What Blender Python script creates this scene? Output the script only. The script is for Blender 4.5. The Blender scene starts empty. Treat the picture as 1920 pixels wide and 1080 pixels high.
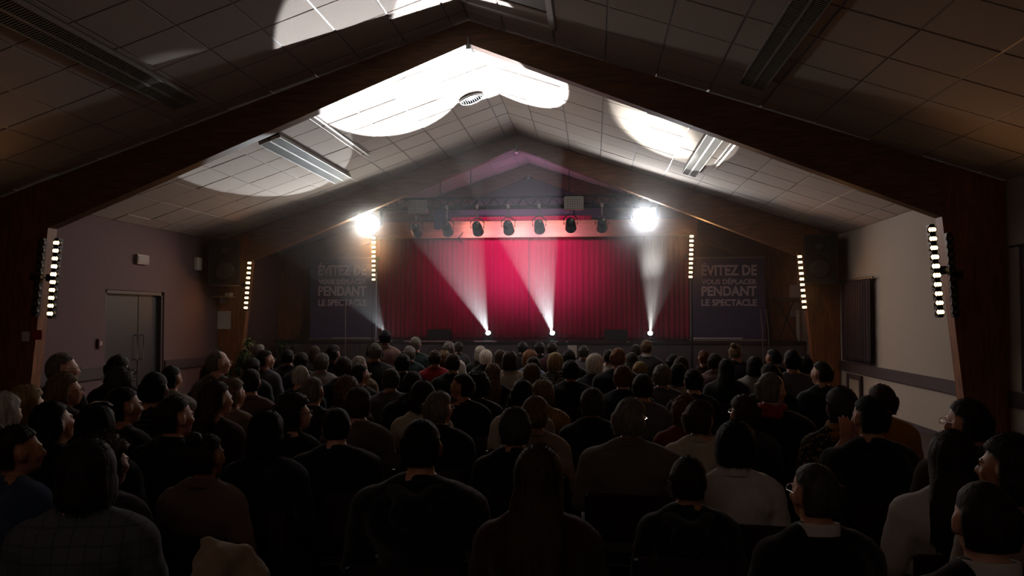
import bpy, bmesh, math, random
import numpy as np
from mathutils import Vector, Matrix, noise
random.seed(7)
SC = bpy.context.scene
COL = SC.collection
PI = math.pi
R = math.radians

# ------------------------------------------------------------------ camera, world, exposure
F, HOR, HC = 1450.0, 592.0, 1.62
TH = math.atan((HOR-540)/F)
YAW = R(5.9)
cam = bpy.data.cameras.new('camera'); co = bpy.data.objects.new('camera', cam); COL.objects.link(co)
cam.sensor_width = 36; cam.lens = F*36/1920; cam.clip_start = .05
co.location = (0, 0, HC); co.rotation_euler = (PI/2+TH, 0, YAW)
SC.camera = co
w = bpy.data.worlds.new('world'); SC.world = w; w.use_nodes = True
w.node_tree.nodes['Background'].inputs[0].default_value = (.5, .4, .38, 1)
w.node_tree.nodes['Background'].inputs[1].default_value = .0
SC.view_settings.view_transform = 'Standard'; SC.view_settings.look = 'None'
SC.view_settings.exposure = 0.0; SC.view_settings.gamma = 1
SC.view_settings.use_curve_mapping = False
SC.cycles.max_bounces = 5; SC.cycles.diffuse_bounces = 3; SC.cycles.glossy_bounces = 2
SC.cycles.volume_bounces = 0; SC.cycles.use_denoising = True
SC.cycles.volume_step_rate = 1; SC.cycles.sample_clamp_indirect = 3
HAZE = .0035

def ray(px, py):
    x = (px-960)/F; y = (540-py)/F
    fy = math.cos(TH)-y*math.sin(TH); fz = math.sin(TH)+y*math.cos(TH)
    return (x*math.cos(YAW)-fy*math.sin(YAW), x*math.sin(YAW)+fy*math.cos(YAW), fz)
def at(px, py, Y):
    r = ray(px, py); t = Y/r[1]; return Vector((r[0]*t, Y, HC+r[2]*t))

def lin(h):
    if isinstance(h, str):
        c = [int(h[i:i+2], 16)/255 for i in (0, 2, 4)]
        return tuple((v/12.92 if v <= .04045 else ((v+.055)/1.055)**2.4) for v in c)
    return h

# ------------------------------------------------------------------ lamps
def spot(name, loc, target=None, axis=None, power=100, ang=20, blend=.05, col=(1, 1, 1), size=.03, par=None):
    l = bpy.data.lights.new(name, 'SPOT'); o = bpy.data.objects.new(name, l); COL.objects.link(o)
    d = Vector(axis) if axis is not None else Vector(target)-Vector(loc)
    o.location = loc; o.rotation_euler = d.to_track_quat('-Z', 'Y').to_euler()
    l.energy = power; l.spot_size = R(ang); l.spot_blend = blend; l.color = col; l.shadow_soft_size = size
    return o
def point(name, loc, power, col, size=.05):
    l = bpy.data.lights.new(name, 'POINT'); o = bpy.data.objects.new(name, l); COL.objects.link(o)
    o.location = loc; l.energy = power; l.color = col; l.shadow_soft_size = size
    return o

point('gable_wash', (-1.5, 16.9, 4.25), 9, (.75, .35, .8), .1)
FLOOR_LAMPS = [(-4.68, 17.2, 1.25), (-2.32, 17.2, 1.25), (-.88, 17.2, 1.25), (1.27, 17.2, 1.25)]
FLOOR_AXES = [(-.03, -.895, .445), (-.048, -.888, .458), (-.066, -.869, .491), (-.042, -.872, .488)]
spot('beam_light', FLOOR_LAMPS[0], axis=FLOOR_AXES[0], power=1500, ang=21.8, blend=.03, col=(.88, .94, 1), size=.02)
spot('beam_light', FLOOR_LAMPS[1], axis=FLOOR_AXES[1], power=13000, ang=17.4, blend=.03, col=(.93, .95, 1), size=.02)
spot('beam_light', FLOOR_LAMPS[2], axis=FLOOR_AXES[2], power=24000, ang=16.5, blend=.04, col=(.93, .95, 1), size=.02)
spot('beam_light', FLOOR_LAMPS[3], axis=FLOOR_AXES[3], power=15000, ang=12.5, blend=.9, col=(1, .98, .93), size=.02)
spot('beam_light', FLOOR_LAMPS[3], axis=(-.006, -.891, .455), power=1800, ang=15.5, blend=.05, col=(1, .98, .93), size=.02)

rl = bpy.data.lights.new('added_rear_fill', 'AREA'); ro = bpy.data.objects.new('added_rear_fill', rl); COL.objects.link(ro)  # unseen fill added behind the camera to lift crowd backs and near ceiling
rl.shape = 'RECTANGLE'; rl.size = 2.4; rl.size_y = .3; rl.energy = 34; rl.color = (1, .76, .62); ro.location = (-1.4, -3.8, 3.4); ro.rotation_euler = (R(140), 0, 0)
RIG_Y = 15.4
MOVER = [at(693, 421, RIG_Y), at(1208, 412, RIG_Y)]
for m, c in zip(MOVER, ((1, .97, .88), (.92, .95, 1))):
    spot('follow_light', m+Vector((0, -.24, 0)), target=(-1, 2, 0.6), power=260, ang=156, blend=.5, col=c, size=.12)
SPOT_X = [780, 838, 895, 953, 1011, 1070, 1129]
SPOTP = [at(x, y, RIG_Y) for x, y in zip(SPOT_X, (431, 429, 428, 426, 424, 421, 421))]
for i, p in enumerate(SPOTP):
    spot('stage_wash', p+Vector((0, .2, 0)), target=(p.x, 18.3, 3.0), power=(4, 75, 180, 210, 180, 75, 6)[i], ang=62, blend=1,
         col=((1, .5, .45), (1, .5, .9), (1, .5, 1), (1, .55, 1), (1, .5, 1), (1, .5, .9), (1, .5, .6))[i], size=.06)

# ------------------------------------------------------------------ materials
MATS = {}
def mat(name, col, rough=.7, metal=0, bump=0, scale=40, var=0, emit=None, estr=0, col2=None, stretch=(1, 1, 1), kind='noise', spec=.4, sheen=0):
    if name in MATS: return MATS[name]
    m = bpy.data.materials.new(name); m.use_nodes = True; nt = m.node_tree; b = nt.nodes['Principled BSDF']
    c = lin(col); b.inputs['Base Color'].default_value = (*c, 1)
    b.inputs['Roughness'].default_value = rough; b.inputs['Metallic'].default_value = metal
    b.inputs['Specular IOR Level'].default_value = spec
    if sheen: b.inputs['Sheen Weight'].default_value = sheen; b.inputs['Sheen Roughness'].default_value = .5
    tc = nt.nodes.new('ShaderNodeTexCoord'); mp = nt.nodes.new('ShaderNodeMapping'); mp.inputs['Scale'].default_value = stretch
    nt.links.new(tc.outputs['Object'], mp.inputs[0])
    if kind == 'noise':
        n = nt.nodes.new('ShaderNodeTexNoise'); n.inputs['Scale'].default_value = scale; n.inputs['Detail'].default_value = 4; out = n.outputs[0]
    elif kind == 'wood':
        n = nt.nodes.new('ShaderNodeTexNoise'); n.inputs['Scale'].default_value = scale; n.inputs['Detail'].default_value = 6
        n.inputs['Distortion'].default_value = .6; out = n.outputs[0]
    elif kind == 'stripe':
        n = nt.nodes.new('ShaderNodeTexWave'); n.bands_direction = 'Z'; n.inputs['Scale'].default_value = scale; n.inputs['Distortion'].default_value = .3; out = n.outputs[0]
    elif kind == 'spots':
        n = nt.nodes.new('ShaderNodeTexVoronoi'); n.inputs['Scale'].default_value = scale; out = n.outputs['Distance']
    elif kind == 'check':
        n = nt.nodes.new('ShaderNodeTexBrick'); n.inputs['Scale'].default_value = scale; n.inputs['Color1'].default_value = (1, 1, 1, 1)
        n.inputs['Color2'].default_value = (.9, .9, .9, 1); n.inputs['Mortar'].default_value = (0, 0, 0, 1); n.offset = 0; n.inputs['Mortar Size'].default_value = .03
        n.inputs['Brick Width'].default_value = .5; n.inputs['Row Height'].default_value = .5
        sw = nt.nodes.new('ShaderNodeSeparateXYZ'); cb = nt.nodes.new('ShaderNodeCombineXYZ')
        nt.links.new(mp.outputs[0], sw.inputs[0]); nt.links.new(sw.outputs[0], cb.inputs[0]); nt.links.new(sw.outputs[2], cb.inputs[1])
        nt.links.new(cb.outputs[0], n.inputs[0]); out = n.outputs[0]
    if kind != 'check': nt.links.new(mp.outputs[0], n.inputs[0])
    if col2 is not None or var:
        cr = nt.nodes.new('ShaderNodeValToRGB'); nt.links.new(out, cr.inputs[0])
        c2 = lin(col2) if col2 is not None else tuple(v*(1-var) for v in c)
        cr.color_ramp.elements[0].color = (*c2, 1); cr.color_ramp.elements[1].color = (*c, 1)
        lo, hi = {'noise': (.35, .65), 'wood': (.35, .65), 'stripe': (.45, .55), 'spots': (.28, .36), 'check': (.3, .6)}[kind]
        cr.color_ramp.elements[0].position = lo; cr.color_ramp.elements[1].position = hi
        nt.links.new(cr.outputs[0], b.inputs['Base Color'])
    if bump:
        bp = nt.nodes.new('ShaderNodeBump'); bp.inputs['Strength'].default_value = bump; bp.inputs['Distance'].default_value = .01
        nt.links.new(out, bp.inputs['Height']); nt.links.new(bp.outputs[0], b.inputs['Normal'])
    if emit is not None:
        b.inputs['Emission Color'].default_value = (*lin(emit), 1); b.inputs['Emission Strength'].default_value = estr
    MATS[name] = m
    return m
WOOD = mat('glulam_wood', '785236', .55, bump=.15, scale=3, var=.45, kind='wood', stretch=(1, 8, 8))
WOODV = mat('glulam_post_wood', '84502c', .55, bump=.15, scale=3, var=.45, kind='wood', stretch=(8, 8, 1))
VALW = mat('pine_board', 'c88458', .5, bump=.1, scale=3, var=.25, kind='wood', stretch=(1, 6, 6))
TILE = mat('mineral_tile', 'c2b6ac', .95, bump=.35, scale=160, var=.12, spec=.1)
RAIL = mat('white_rail', '8a8580', .5, spec=.3)
CEILB = mat('ceiling_backing', '3a3533', .95)
WALLL = mat('mauve_plaster', '5e4949', .9, bump=.1, scale=30, var=.08)
WALLR = mat('beige_plaster', '988b7e', .9, bump=.1, scale=30, var=.06)
WALLS = mat('dark_mauve_plaster', '4c3f4c', .9, bump=.1, scale=30, var=.08)
BAND = mat('brown_band', '3a2f30', .6, bump=.1)
FLOORM = mat('brown_floor', '3a2a26', .7, bump=.05, scale=8, var=.2)
BLACK = mat('black_metal', '141414', .45, metal=.3, bump=.05)
DARKP = mat('dark_plastic', '101011', .6, bump=.1, scale=120)
GREYM = mat('grey_metal', '8c8c88', .4, metal=.6, bump=.05)
WHITEP = mat('white_plastic', 'c8c4bc', .5, bump=.03)
DOORM = mat('dark_door', '262428', .6, bump=.05, scale=60)
CURT = mat('crimson_velvet', 'b01440', .85, bump=.3, scale=220, var=.15, sheen=.3, spec=.15)
DRAPE = mat('dark_drape', '2a1c22', .95, bump=.3, scale=150, var=.2)
BANNER = mat('navy_banner', '443e60', .7, bump=.03)
LETTER = mat('grey_lettering', 'cfc8d6', .7)
BORDER = mat('white_border', 'd8d4e0', .6)
PLANT = mat('plant_leaf', '2c4a1e', .6, bump=.1, var=.4)
POT = mat('dark_pot', '2a2422', .6, bump=.1)
WARM = mat('warm_lamp', 'fff0d0', .4, emit=(1, .62, .3), estr=4)
WARMHI = mat('warm_lamp_bright', 'fff0d0', .4, emit=(1, .62, .28), estr=11)
COLD = mat('cold_lamp', 'ffffff', .4, emit=(.9, .95, 1), estr=90)
DEAD = mat('unlit_lamp', '4a4030', .4, spec=.4, bump=.1, scale=90)
RED = mat('red_sign', '8c1c14', .5, bump=.02)
PAPER = mat('white_paper', 'c8c4bc', .8, bump=.02, var=.08, scale=60)
STAGEF = mat('stage_front', '4a4048', .7, bump=.1, var=.1)
STAGET = mat('stage_floor', '2a2024', .4, bump=.1)
CHROME = mat('chrome_tube', 'a8a8a8', .25, metal=1, bump=.02)
SEATM = mat('chair_shell', '24120f', .6, bump=.15, scale=150)

# ------------------------------------------------------------------ mesh helpers
class MB:
    def __init__(s): s.v = []; s.f = []
    def add(s, vs, fs):
        n = len(s.v); s.v += [tuple(v) for v in vs]; s.f += [tuple(i+n for i in f) for f in fs]; return s
    def box(s, a, b, M=None):
        x0, y0, z0 = a; x1, y1, z1 = b
        vs = [(x, y, z) for z in (z0, z1) for x, y in ((x0, y0), (x1, y0), (x1, y1), (x0, y1))]
        if M is not None: vs = [M @ Vector(v) for v in vs]
        return s.add(vs, [(3, 2, 1, 0), (4, 5, 6, 7), (0, 1, 5, 4), (1, 2, 6, 5), (2, 3, 7, 6), (3, 0, 4, 7)])
    def bbox(s, a, b, c=.01, M=None):            # chamfered box
        x0, y0, z0 = a; x1, y1, z1 = b
        bm = bmesh.new(); bmesh.ops.create_cube(bm, size=1)
        for v in bm.verts: v.co = Vector(((x0+x1)/2+v.co.x*(x1-x0), (y0+y1)/2+v.co.y*(y1-y0), (z0+z1)/2+v.co.z*(z1-z0)))
        bmesh.ops.bevel(bm, geom=bm.edges[:], offset=c, segments=2, affect='EDGES')
        bm.verts.index_update()
        vs = [(M @ v.co) if M is not None else v.co.copy() for v in bm.verts]; fs = [[v.index for v in f.verts] for f in bm.faces]
        bm.free(); return s.add(vs, fs)
    def rings(s, rings, cap=True):
        n = len(rings[0]); vs = [p for r in rings for p in r]; fs = []
        for i in range(len(rings)-1):
            for j in range(n):
                k = (j+1) % n; fs.append((i*n+j, i*n+k, (i+1)*n+k, (i+1)*n+j))
        if cap: fs.append(tuple(range(n-1, -1, -1))); fs.append(tuple((len(rings)-1)*n+j for j in range(n)))
        return s.add(vs, fs)
    def cyl(s, a, b, r, r2=None, n=12):
        a = Vector(a); b = Vector(b); q = (b-a).to_track_quat('Z', 'Y'); r2 = r if r2 is None else r2
        return s.rings([[p+q @ Vector((rr*math.cos(2*PI*j/n), rr*math.sin(2*PI*j/n), 0)) for j in range(n)] for p, rr in ((a, r), (b, r2))])
    def tube(s, pts, r, n=8):
        pts = [Vector(p) for p in pts]; rs = []
        for i, p in enumerate(pts):
            d = (pts[min(i+1, len(pts)-1)]-pts[max(i-1, 0)]); q = d.to_track_quat('Z', 'Y')
            rs.append([p+q @ Vector((r*math.cos(2*PI*j/n), r*math.sin(2*PI*j/n), 0)) for j in range(n)])
        return s.rings(rs)
    def lathe(s, prof, c, axis=(0, 0, 1), n=20):
        q = Vector(axis).to_track_quat('Z', 'Y'); c = Vector(c)
        return s.rings([[c+q @ Vector((max(r, .0005)*math.cos(2*PI*j/n), max(r, .0005)*math.sin(2*PI*j/n), z)) for j in range(n)] for r, z in prof])
    def ell(s, c, r, n=14, m=10, M=None):
        c = Vector(c); rs = []
        for i in range(m+1):
            t = PI*i/m; rs.append([])
            for j in range(n):
                a = 2*PI*j/n; v = Vector((r[0]*max(math.sin(t), .01)*math.cos(a), r[1]*max(math.sin(t), .01)*math.sin(a), -r[2]*math.cos(t)))
                rs[-1].append(c+(M @ v if M is not None else v))
        return s.rings(rs)
    def cap(s, a, b, r, r2=None, n=12):
        a = Vector(a); b = Vector(b); r2 = r if r2 is None else r2; d = (b-a).normalized(); q = d.to_track_quat('Z', 'Y'); rs = []
        for t in (-88, -60, -30, 0): rs.append((a+d*r*math.sin(R(t)), r*math.cos(R(t))))
        for t in (0, 30, 60, 88): rs.append((b+d*r2*math.sin(R(t)), r2*math.cos(R(t))))
        return s.rings([[p+q @ Vector((rr*math.cos(2*PI*j/n), rr*math.sin(2*PI*j/n), 0)) for j in range(n)] for p, rr in rs])
    def mesh(s, name):
        me = bpy.data.meshes.new(name); me.from_pydata(s.v, [], s.f); me.update(); return me
    def build(s, name, m, parent=None, smooth=False):
        return link(name, s.mesh(name), m, parent, smooth)
def link(name, me, m, parent=None, smooth=False):
    o = bpy.data.objects.new(name, me); COL.objects.link(o)
    if m is not None and not me.materials: me.materials.append(m)
    if m is not None and me.materials[0] != m:
        o.material_slots[0].link = 'OBJECT'; o.material_slots[0].material = m
    if smooth: me.polygons.foreach_set('use_smooth', [True]*len(me.polygons))
    if parent is not None: o.parent = parent
    return o
def tag(o, label=None, cat=None, group=None, kind=None):
    if label: o['label'] = label
    if cat: o['category'] = cat
    if group: o['group'] = group
    if kind: o['kind'] = kind
    return o
def empty(name, loc, rz=0, label=None, cat=None, group=None):
    o = bpy.data.objects.new(name, None); COL.objects.link(o); o.location = loc; o.rotation_euler = (0, 0, rz); o.empty_display_size = .1
    return tag(o, label, cat, group)

# ------------------------------------------------------------------ room shell
XC = -1.45; XL = XC-6.0; XR = XC+6.0; YB = -5.0; YE = 20.6
WH = 3.13; SL = .34; RIDGE = WH+6*SL
def ceil_z(x): return WH+SL*(6-abs(x-XC))
o = MB().box((XL-.2, YB-.2, -.2), (XR+.2, YE+.2, 0)).build('floor', FLOORM); tag(o, 'dark brown hall floor under the audience', kind='structure')
# left wall with a door opening
dy0, dy1, dz = 11.2, 12.85, 2.03
b = MB()
b.box((XL-.2, YB, 0), (XL, dy0, WH)).box((XL-.2, dy1, 0), (XL, YE, WH)).box((XL-.2, dy0, dz), (XL, dy1, WH))
tag(b.build('wall_left', WALLL), 'dull mauve plaster side wall on the left', kind='structure')
MB_ = MB().box((XR, YB, 0), (XR+.2, YE, WH)); tag(MB_.build('wall_right', WALLR), 'pale beige plaster side wall on the right', kind='structure')
for nm, y0, y1, lb in (('wall_back', YB-.2, YB, 'plain end wall behind the audience'), ('wall_far', YE, YE+.2, 'dark wall behind the stage')):
    m = MB(); vs = [(XL-.2, 0), (XR+.2, 0), (XR+.2, WH+.02), (XC, RIDGE+.1), (XL-.2, WH+.02)]
    m.rings([[(x, y0, z) for x, z in vs], [(x, y1, z) for x, z in vs]])
    tag(m.build(nm, WALLS if nm == 'wall_far' else WALLL), lb, kind='structure')
# double door
d = empty('door_1', (XL, (dy0+dy1)/2, 0)); tag(d, 'dark double door set into the mauve wall', kind='structure')
hw = (dy1-dy0)/2
MB().box((-.16, -hw, 0), (-.02, -hw+.06, dz)).box((-.16, hw-.06, 0), (-.02, hw, dz)).box((-.16, -hw, dz-.06), (-.02, hw, dz)).build('door_frame', BAND, d)
for s, a, c in ((0, -hw+.06, .18), (1, .19, hw-.06)):
    lf = MB().bbox((-.14, a, .01), (-.09, c, dz-.06), .006).build('door_leaf', DOORM, d)
    yy = c-.08 if s == 0 else a+.08
    MB().tube([(-.09, yy, .9), (-.04, yy, .9), (-.04, yy, 1.3), (-.09, yy, 1.3)], .012).build('door_handle', CHROME, lf)
# dado bands
for nm, x0, x1, z0, z1, ya, yb2 in (('trim_1', XL, XL+.03, .66, .84, YB, dy0-.02), ('trim_2', XL, XL+.03, .66, .84, dy1+.02, 17), ('trim_3', XR-.035, XR, .63, .8, YB, 17)):
    tag(MB().bbox((x0, ya, z0), (x1, yb2, z1), .006).build(nm, BAND), 'dark brown dado band along the ' + ('left' if x0 < 0 else 'right') + ' wall', kind='structure')
for nm, x0, x1 in (('baseboard_left', XL, XL+.02), ('baseboard_right', XR-.02, XR)):
    tag(MB().bbox((x0, dy1+.02 if x0 < 0 else YB, 0), (x1, 17, .09), .004).build(nm, BAND), 'low dark skirting of the ' + nm[10:]+' wall', kind='structure')

# ceiling: two slopes with tiles
COSA = math.cos(math.atan(SL)); LEN = 6/COSA
def slope_matrix(sg):
    ex = Vector((sg*COSA, 0, -SL*COSA)); ey = Vector((0, 1, 0)); ez = Vector((sg*SL*COSA, 0, COSA))
    m = Matrix((ex, ey, ez)).transposed().to_4x4(); m.translation = Vector((XC, 0, RIDGE)); return m
def slope_pt(sg, s, y, h=0): return slope_matrix(sg) @ Vector((s, y, h))
hatchY = (6.1, 8.45); hatchS = (.05, 1.09)
tilemesh = {}
for sg, off, ds, nm in ((-1, .22, .585, 'ceiling'), (1, .47-.62, .62, 'ceiling')):
    M = slope_matrix(sg); side = 'left' if sg < 0 else 'right'
    cb = MB().box((0, YB, .03), (LEN+.05, YE, .12), M).build(nm, CEILB); tag(cb, side+' slope of the ceiling behind its pale square tiles', kind='structure')
    ss = [off+ds*k for k in range(14) if off+ds*k < LEN-.1]; ss = [max(0, v) for v in ss]
    if ss[0] > .05: ss = [0]+ss
    ss.append(LEN)
    y0 = 6.79-.65*17; rest = MB(); rail = MB(); ny = 39
    for i in range(len(ss)-1):
        a, c = ss[i], ss[i+1]
        for j in range(ny):
            ya = y0+.65*j; yc = ya+.65
            if ya < YB: continue
            if yc > YE: break
            if sg > 0 and c < 1.2 and ya > 5.5 and yc < 8.6: continue
            h = random.uniform(-.003, .003)
            key = (round(c-a, 3))
            near = 4.1 < ya < 14.7
            if near:
                if key not in tilemesh:
                    w2 = (c-a)/2-.007; tilemesh[key] = MB().bbox((-w2, -.318, -.012), (w2, .318, .018), .005).mesh('ceiling_tile')
                t = link('ceiling_tile', tilemesh[key], TILE, cb)
                t.matrix_local = M @ Matrix.Translation(((a+c)/2, ya+.325, h)) @ Matrix.Rotation(random.uniform(-.004, .004), 4, 'Y')
            else:
                rest.box((a+.007, ya+.007, -.012+h), (c-.007, yc-.007, .018+h), M)
        rail.box((a-.012, YB, -.006), (a+.012, YE, -.001), M)
    r_ = rest.build('ceiling_tile_field', TILE, cb); r_['kind'] = 'stuff'
    r_ = rail.build('ceiling_rail', RAIL, cb)
# patches round the hatch
M = slope_matrix(1)
h = empty('roof_hatch', slope_pt(1, .57, 7.28), label='dark rectangular roof hatch beside the ridge, just before the near frame', cat='hatch')
h.rotation_euler = M.to_euler(); 
b = MB()
for a, c in (((-.57, -1.22, -.03), (-.48, 1.22, .02)), ((.48, -1.22, -.03), (.56, 1.22, .02)), ((-.57, -1.22, -.03), (.56, -1.12, .02)), ((-.57, 1.14, -.03), (.56, 1.22, .02))): b.bbox(a, c, .008)
b.build('hatch_frame', WHITEP, h)
MB().bbox((-.48, -1.12, .0), (.48, 1.14, .015), .004).build('hatch_panel', mat('hatch_dark', '14110e', .5, bump=.05), h)
tag(MB().box((0, 5.5+.0, -.01), (1.09, 6.05, .016), M).build('trim_4', TILE), 'pale ceiling strip before the dark hatch', kind='structure')

# ------------------------------------------------------------------ glulam portal frames
def frame(y, thick, lb, ins):
    fr = empty('portal_frame', (XC, y, 0), label=lb, cat='wooden frame', group=None)
    for s in (-1, 1):
        leg = [(5.99, 0), (5.99, WH-.03), (5.35, ceil_z(XC+5.35)-.03), (5.32, 2.72), (5.58, 0)]
        m = MB(); m.rings([[(s*x, 0, z) for x, z in leg], [(s*x, thick, z) for x, z in leg]]); m.build('post', WOODV, fr)
        bm_ = [(0, RIDGE-.03), (0, 4.86), (5.32, 2.72), (5.35, ceil_z(XC+5.35)-.03)]
        m = MB(); m.rings([[(s*x, .005, z) for x, z in bm_], [(s*x, thick-.005, z) for x, z in bm_]]); m.build('rafter', WOOD, fr)
    m = MB(); m.cyl((0, -.015, 4.8), (0, -.015, 4.93), .012); m.bbox((-.03, -.02, 4.79), (.03, thick+.02, 4.85), .005); m.build('ridge_bolt', GREYM, fr)
    return fr
frame(9.0, .17, 'large nearest laminated timber portal frame spanning the hall over the audience', 0)
frame(14.8, .17, 'second laminated timber frame behind the lit ceiling bay', 0)
frame(17.78, .14, 'farthest laminated timber frame, above the red stage curtain', 0)
frame(3.2, .17, 'timber frame overhead beside the camera, out of the picture', 0)
# ------------------------------------------------------------------ stage wall and stage
O0, O1 = -5.24, 2.26
b = MB(); b.box((XL, 18, 0), (O0, 18.15, WH)).box((O1, 18, 0), (XR, 18.15, WH))
vs = [(XL, WH), (O0, WH), (O0, 3.95), (O1, 3.95), (O1, WH), (XR, WH), (XC, RIDGE)]
b.box((O0, 18, 3.9), (O1, 18.15, 4.05))
def gz(x): return ceil_z(x)
xs = [XL, O0, XC, O1, XR]
for a, c in zip(xs[:-1], xs[1:]):
    za = 3.13 if (a < O0 or c > O1) and not (a == O0) else 4.05
    za = 4.05 if a >= O0 and c <= O1 else 3.13
    pts = [(a, za), (c, za), (c, max(gz(c), za+.001)), (a, max(gz(a), za+.001))]
    b.rings([[(x, 18, z) for x, z in pts], [(x, 18.15, z) for x, z in pts]])
tag(b.build('wall_stage', WALLS), 'dark mauve gable wall around the stage opening', kind='structure')
WALLW = mat('brown_panel', '6a4426', .6, bump=.1, var=.3, kind='wood', scale=3, stretch=(8, 8, 1))
for x0, x1, lb in ((XL+.02, -6.62, 'left'), (3.95, XR-.02, 'right')):
    pn = empty('wood_panel', ((x0+x1)/2, 17.97, 0), label='brown wood boarding at the %s end of the stage wall' % lb, cat='panelling')
    n = 4
    for k in range(n):
        a = x0+(x1-x0)*k/n-(x0+x1)/2; c = a+(x1-x0)/n-.008
        MB().bbox((a, -.02, 1.08), (c, .02, 3.05), .004).build('board', WALLW, pn)
st = empty('stage', (XC, 17, 0), label='raised stage with dark front under the red curtain', cat='stage')
MB().bbox((-5.75, .0, 1.0), (5.98, .76, 1.07), .01).build('deck', STAGET, st)
MB().bbox((-5.0, .765, 1.0), (5.0, .97, 1.07), .004).bbox((-3.76, .97, 1.0), (3.68, 3.55, 1.07), .004).build('deck', STAGET, st)
x = -5.72
while x < 5.9:
    MB().bbox((x, .04, .02), (min(x+.97, 5.95), .07, .99), .006).build('front_panel', STAGEF, st); x += .98
MB().box((-5.7, .1, 0), (5.95, .75, .99)).box((-3.7, .75, 0), (3.6, 3.5, .99)).build('stage_body', BLACK, st)
for a, c in ((-4.0, -3.6), (-3.35, -2.3), (-1.75, -1.25), (.05, .1), (.28, .33), (1.6, 1.66)):
    MB().bbox((a+.6, -.012, 1.045), (c+.6, .01, 1.06), .003).build('edge_trim', mat('light_edge', 'e8d8d8', .4), st)
# valance
tag(MB().bbox((O0-.1, 17.6, 3.42), (O1+.1, 17.74, 3.8), .01).build('valance_beam', VALW), 'long pink-lit pine beam across the top of the red curtain', 'beam')

def drape(name, x0, x1, y, z0, z1, m, amp, pitch, parent=None, rows=16, seed=0):
    nx = int((x1-x0)/pitch*8); rs = random.Random(seed); ph = 0; prof = []
    for i in range(nx+1):
        ph += 2*PI/8*rs.uniform(.6, 1.5); prof.append(math.sin(ph)*rs.uniform(.6, 1.1))
    vs = []; fs = []
    for k in range(rows+1):
        t = k/rows
        for i in range(nx+1):
            x = x0+(x1-x0)*i/nx; j = min(nx, max(0, i+int(round(.5*math.sin(t*5+i*.05)))))
            vs.append((x, y+amp*prof[j]*(.7+.4*(1-t)), z0+(z1-z0)*t))
    for k in range(rows):
        for i in range(nx): a = k*(nx+1)+i; fs.append((a, a+1, a+nx+2, a+nx+1))
    mm = MB().add(vs, fs); ob = mm.build(name, m, parent, True)
    md = ob.modifiers.new('solid', 'SOLIDIFY'); md.thickness = .006
    return ob
cu = empty('stage_curtain', (0, 0, 0), label='pleated crimson velvet curtain closing the stage', cat='curtain')
drape('curtain_half', O0-.02, -1.5, 18.35, 1.08, 3.9, CURT, .035, .13, cu, seed=1)
drape('curtain_half', -1.53, O1+.02, 18.42, 1.08, 3.9, CURT, .04, .13, cu, seed=2)
up = drape('curtain_pelmet', -3.3, .0, 17.84, 3.7, 3.93, CURT, .015, .12, seed=3); tag(up, 'narrow red pelmet showing above the pine beam', 'curtain')
for a, c, lb, sd in ((2.26, 2.0, 'right', 5), (O0, -4.95, 'left', 6)):
    pass

# banners
def text_obj(s, name, x0, x1, z0, z1, y, parent, m):
    cu_ = bpy.data.curves.new(name, 'FONT'); cu_.body = s; cu_.offset = .03; cu_.extrude = .002; cu_.resolution_u = 3
    t = bpy.data.objects.new(name, cu_); COL.objects.link(t)
    bpy.context.view_layer.update(); dg = bpy.context.evaluated_depsgraph_get()
    me = bpy.data.meshes.new_from_object(t.evaluated_get(dg)); bpy.data.objects.remove(t)
    n = len(me.vertices); v = np.empty(n*3); me.vertices.foreach_get('co', v); v = v.reshape(-1, 3)
    mn = v.min(0); mx = v.max(0)
    base = 0; top = .7
    v2 = np.empty_like(v); v2[:, 0] = x0+(v[:, 0]-mn[0])/(mx[0]-mn[0])*(x1-x0)
    v2[:, 2] = z0+(v[:, 1]-0)/(top)*(z1-z0); v2[:, 1] = y-v[:, 2]*2
    me.vertices.foreach_set('co', v2.ravel()); me.update(); me.materials.clear()
    return link(name, me, m, parent)
def banner(px0, px1, tx0, tx1, border, lb):
    y = 17.25; A = at(px0, 484, y); B = at(px1, 640, y); B.z = 1.08
    cx = (A.x+B.x)/2; bn = empty('banner', (cx, y, 1.07), label=lb, cat='banner')
    hw = (B.x-A.x)/2; H = A.z-1.07
    MB().bbox((-hw, 0, .03), (hw, .012, H), .003).build('banner_cloth', BANNER, bn)
    MB().bbox((-hw-.02, -.03, 0), (hw+.02, .06, .04), .008).bbox((-hw-.01, -.006, H-.01), (hw+.01, .02, H+.02), .005).cyl((0, .03, .04), (0, .03, H), .012).build('banner_stand', GREYM, bn)
    for s, yt, yb_ in (('ÉVITEZ DE', 497.5, 515.5), ('VOUS DÉPLACER', 524, 532.5), ('PENDANT', 537, 554), ('LE SPECTACLE', 561.5, 573)):
        off = {'ÉVITEZ DE': 0, 'VOUS DÉPLACER': 0, 'PENDANT': 0, 'LE SPECTACLE': 0}[s]
        a = at(tx0, yt, y); c = at(tx1, yb_, y)
        text_obj(s, 'lettering', a.x-cx, c.x-cx, c.z-1.07, a.z-1.07, -.004, bn, LETTER)
    e = at(border[0], 634, y); f = at(border[1], 634, y)
    sx = e.x-cx; ex = f.x-cx; zz = e.z-1.07
    MB().box((sx-.012, -.005, zz), (sx+.012, .0, H-.02 if border[2] else H-.35)).box((min(sx, ex), -.005, zz-.012), (max(sx, ex), 0, zz+.012)).build('border_line', BORDER, bn)
banner(582, 709, 597, 687, (705, 624, 0), 'navy banner with grey capitals left of the red curtain')
banner(1293, 1436, 1315, 1419, (1296, 1392, 1), 'navy banner with grey capitals right of the red curtain')

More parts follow.
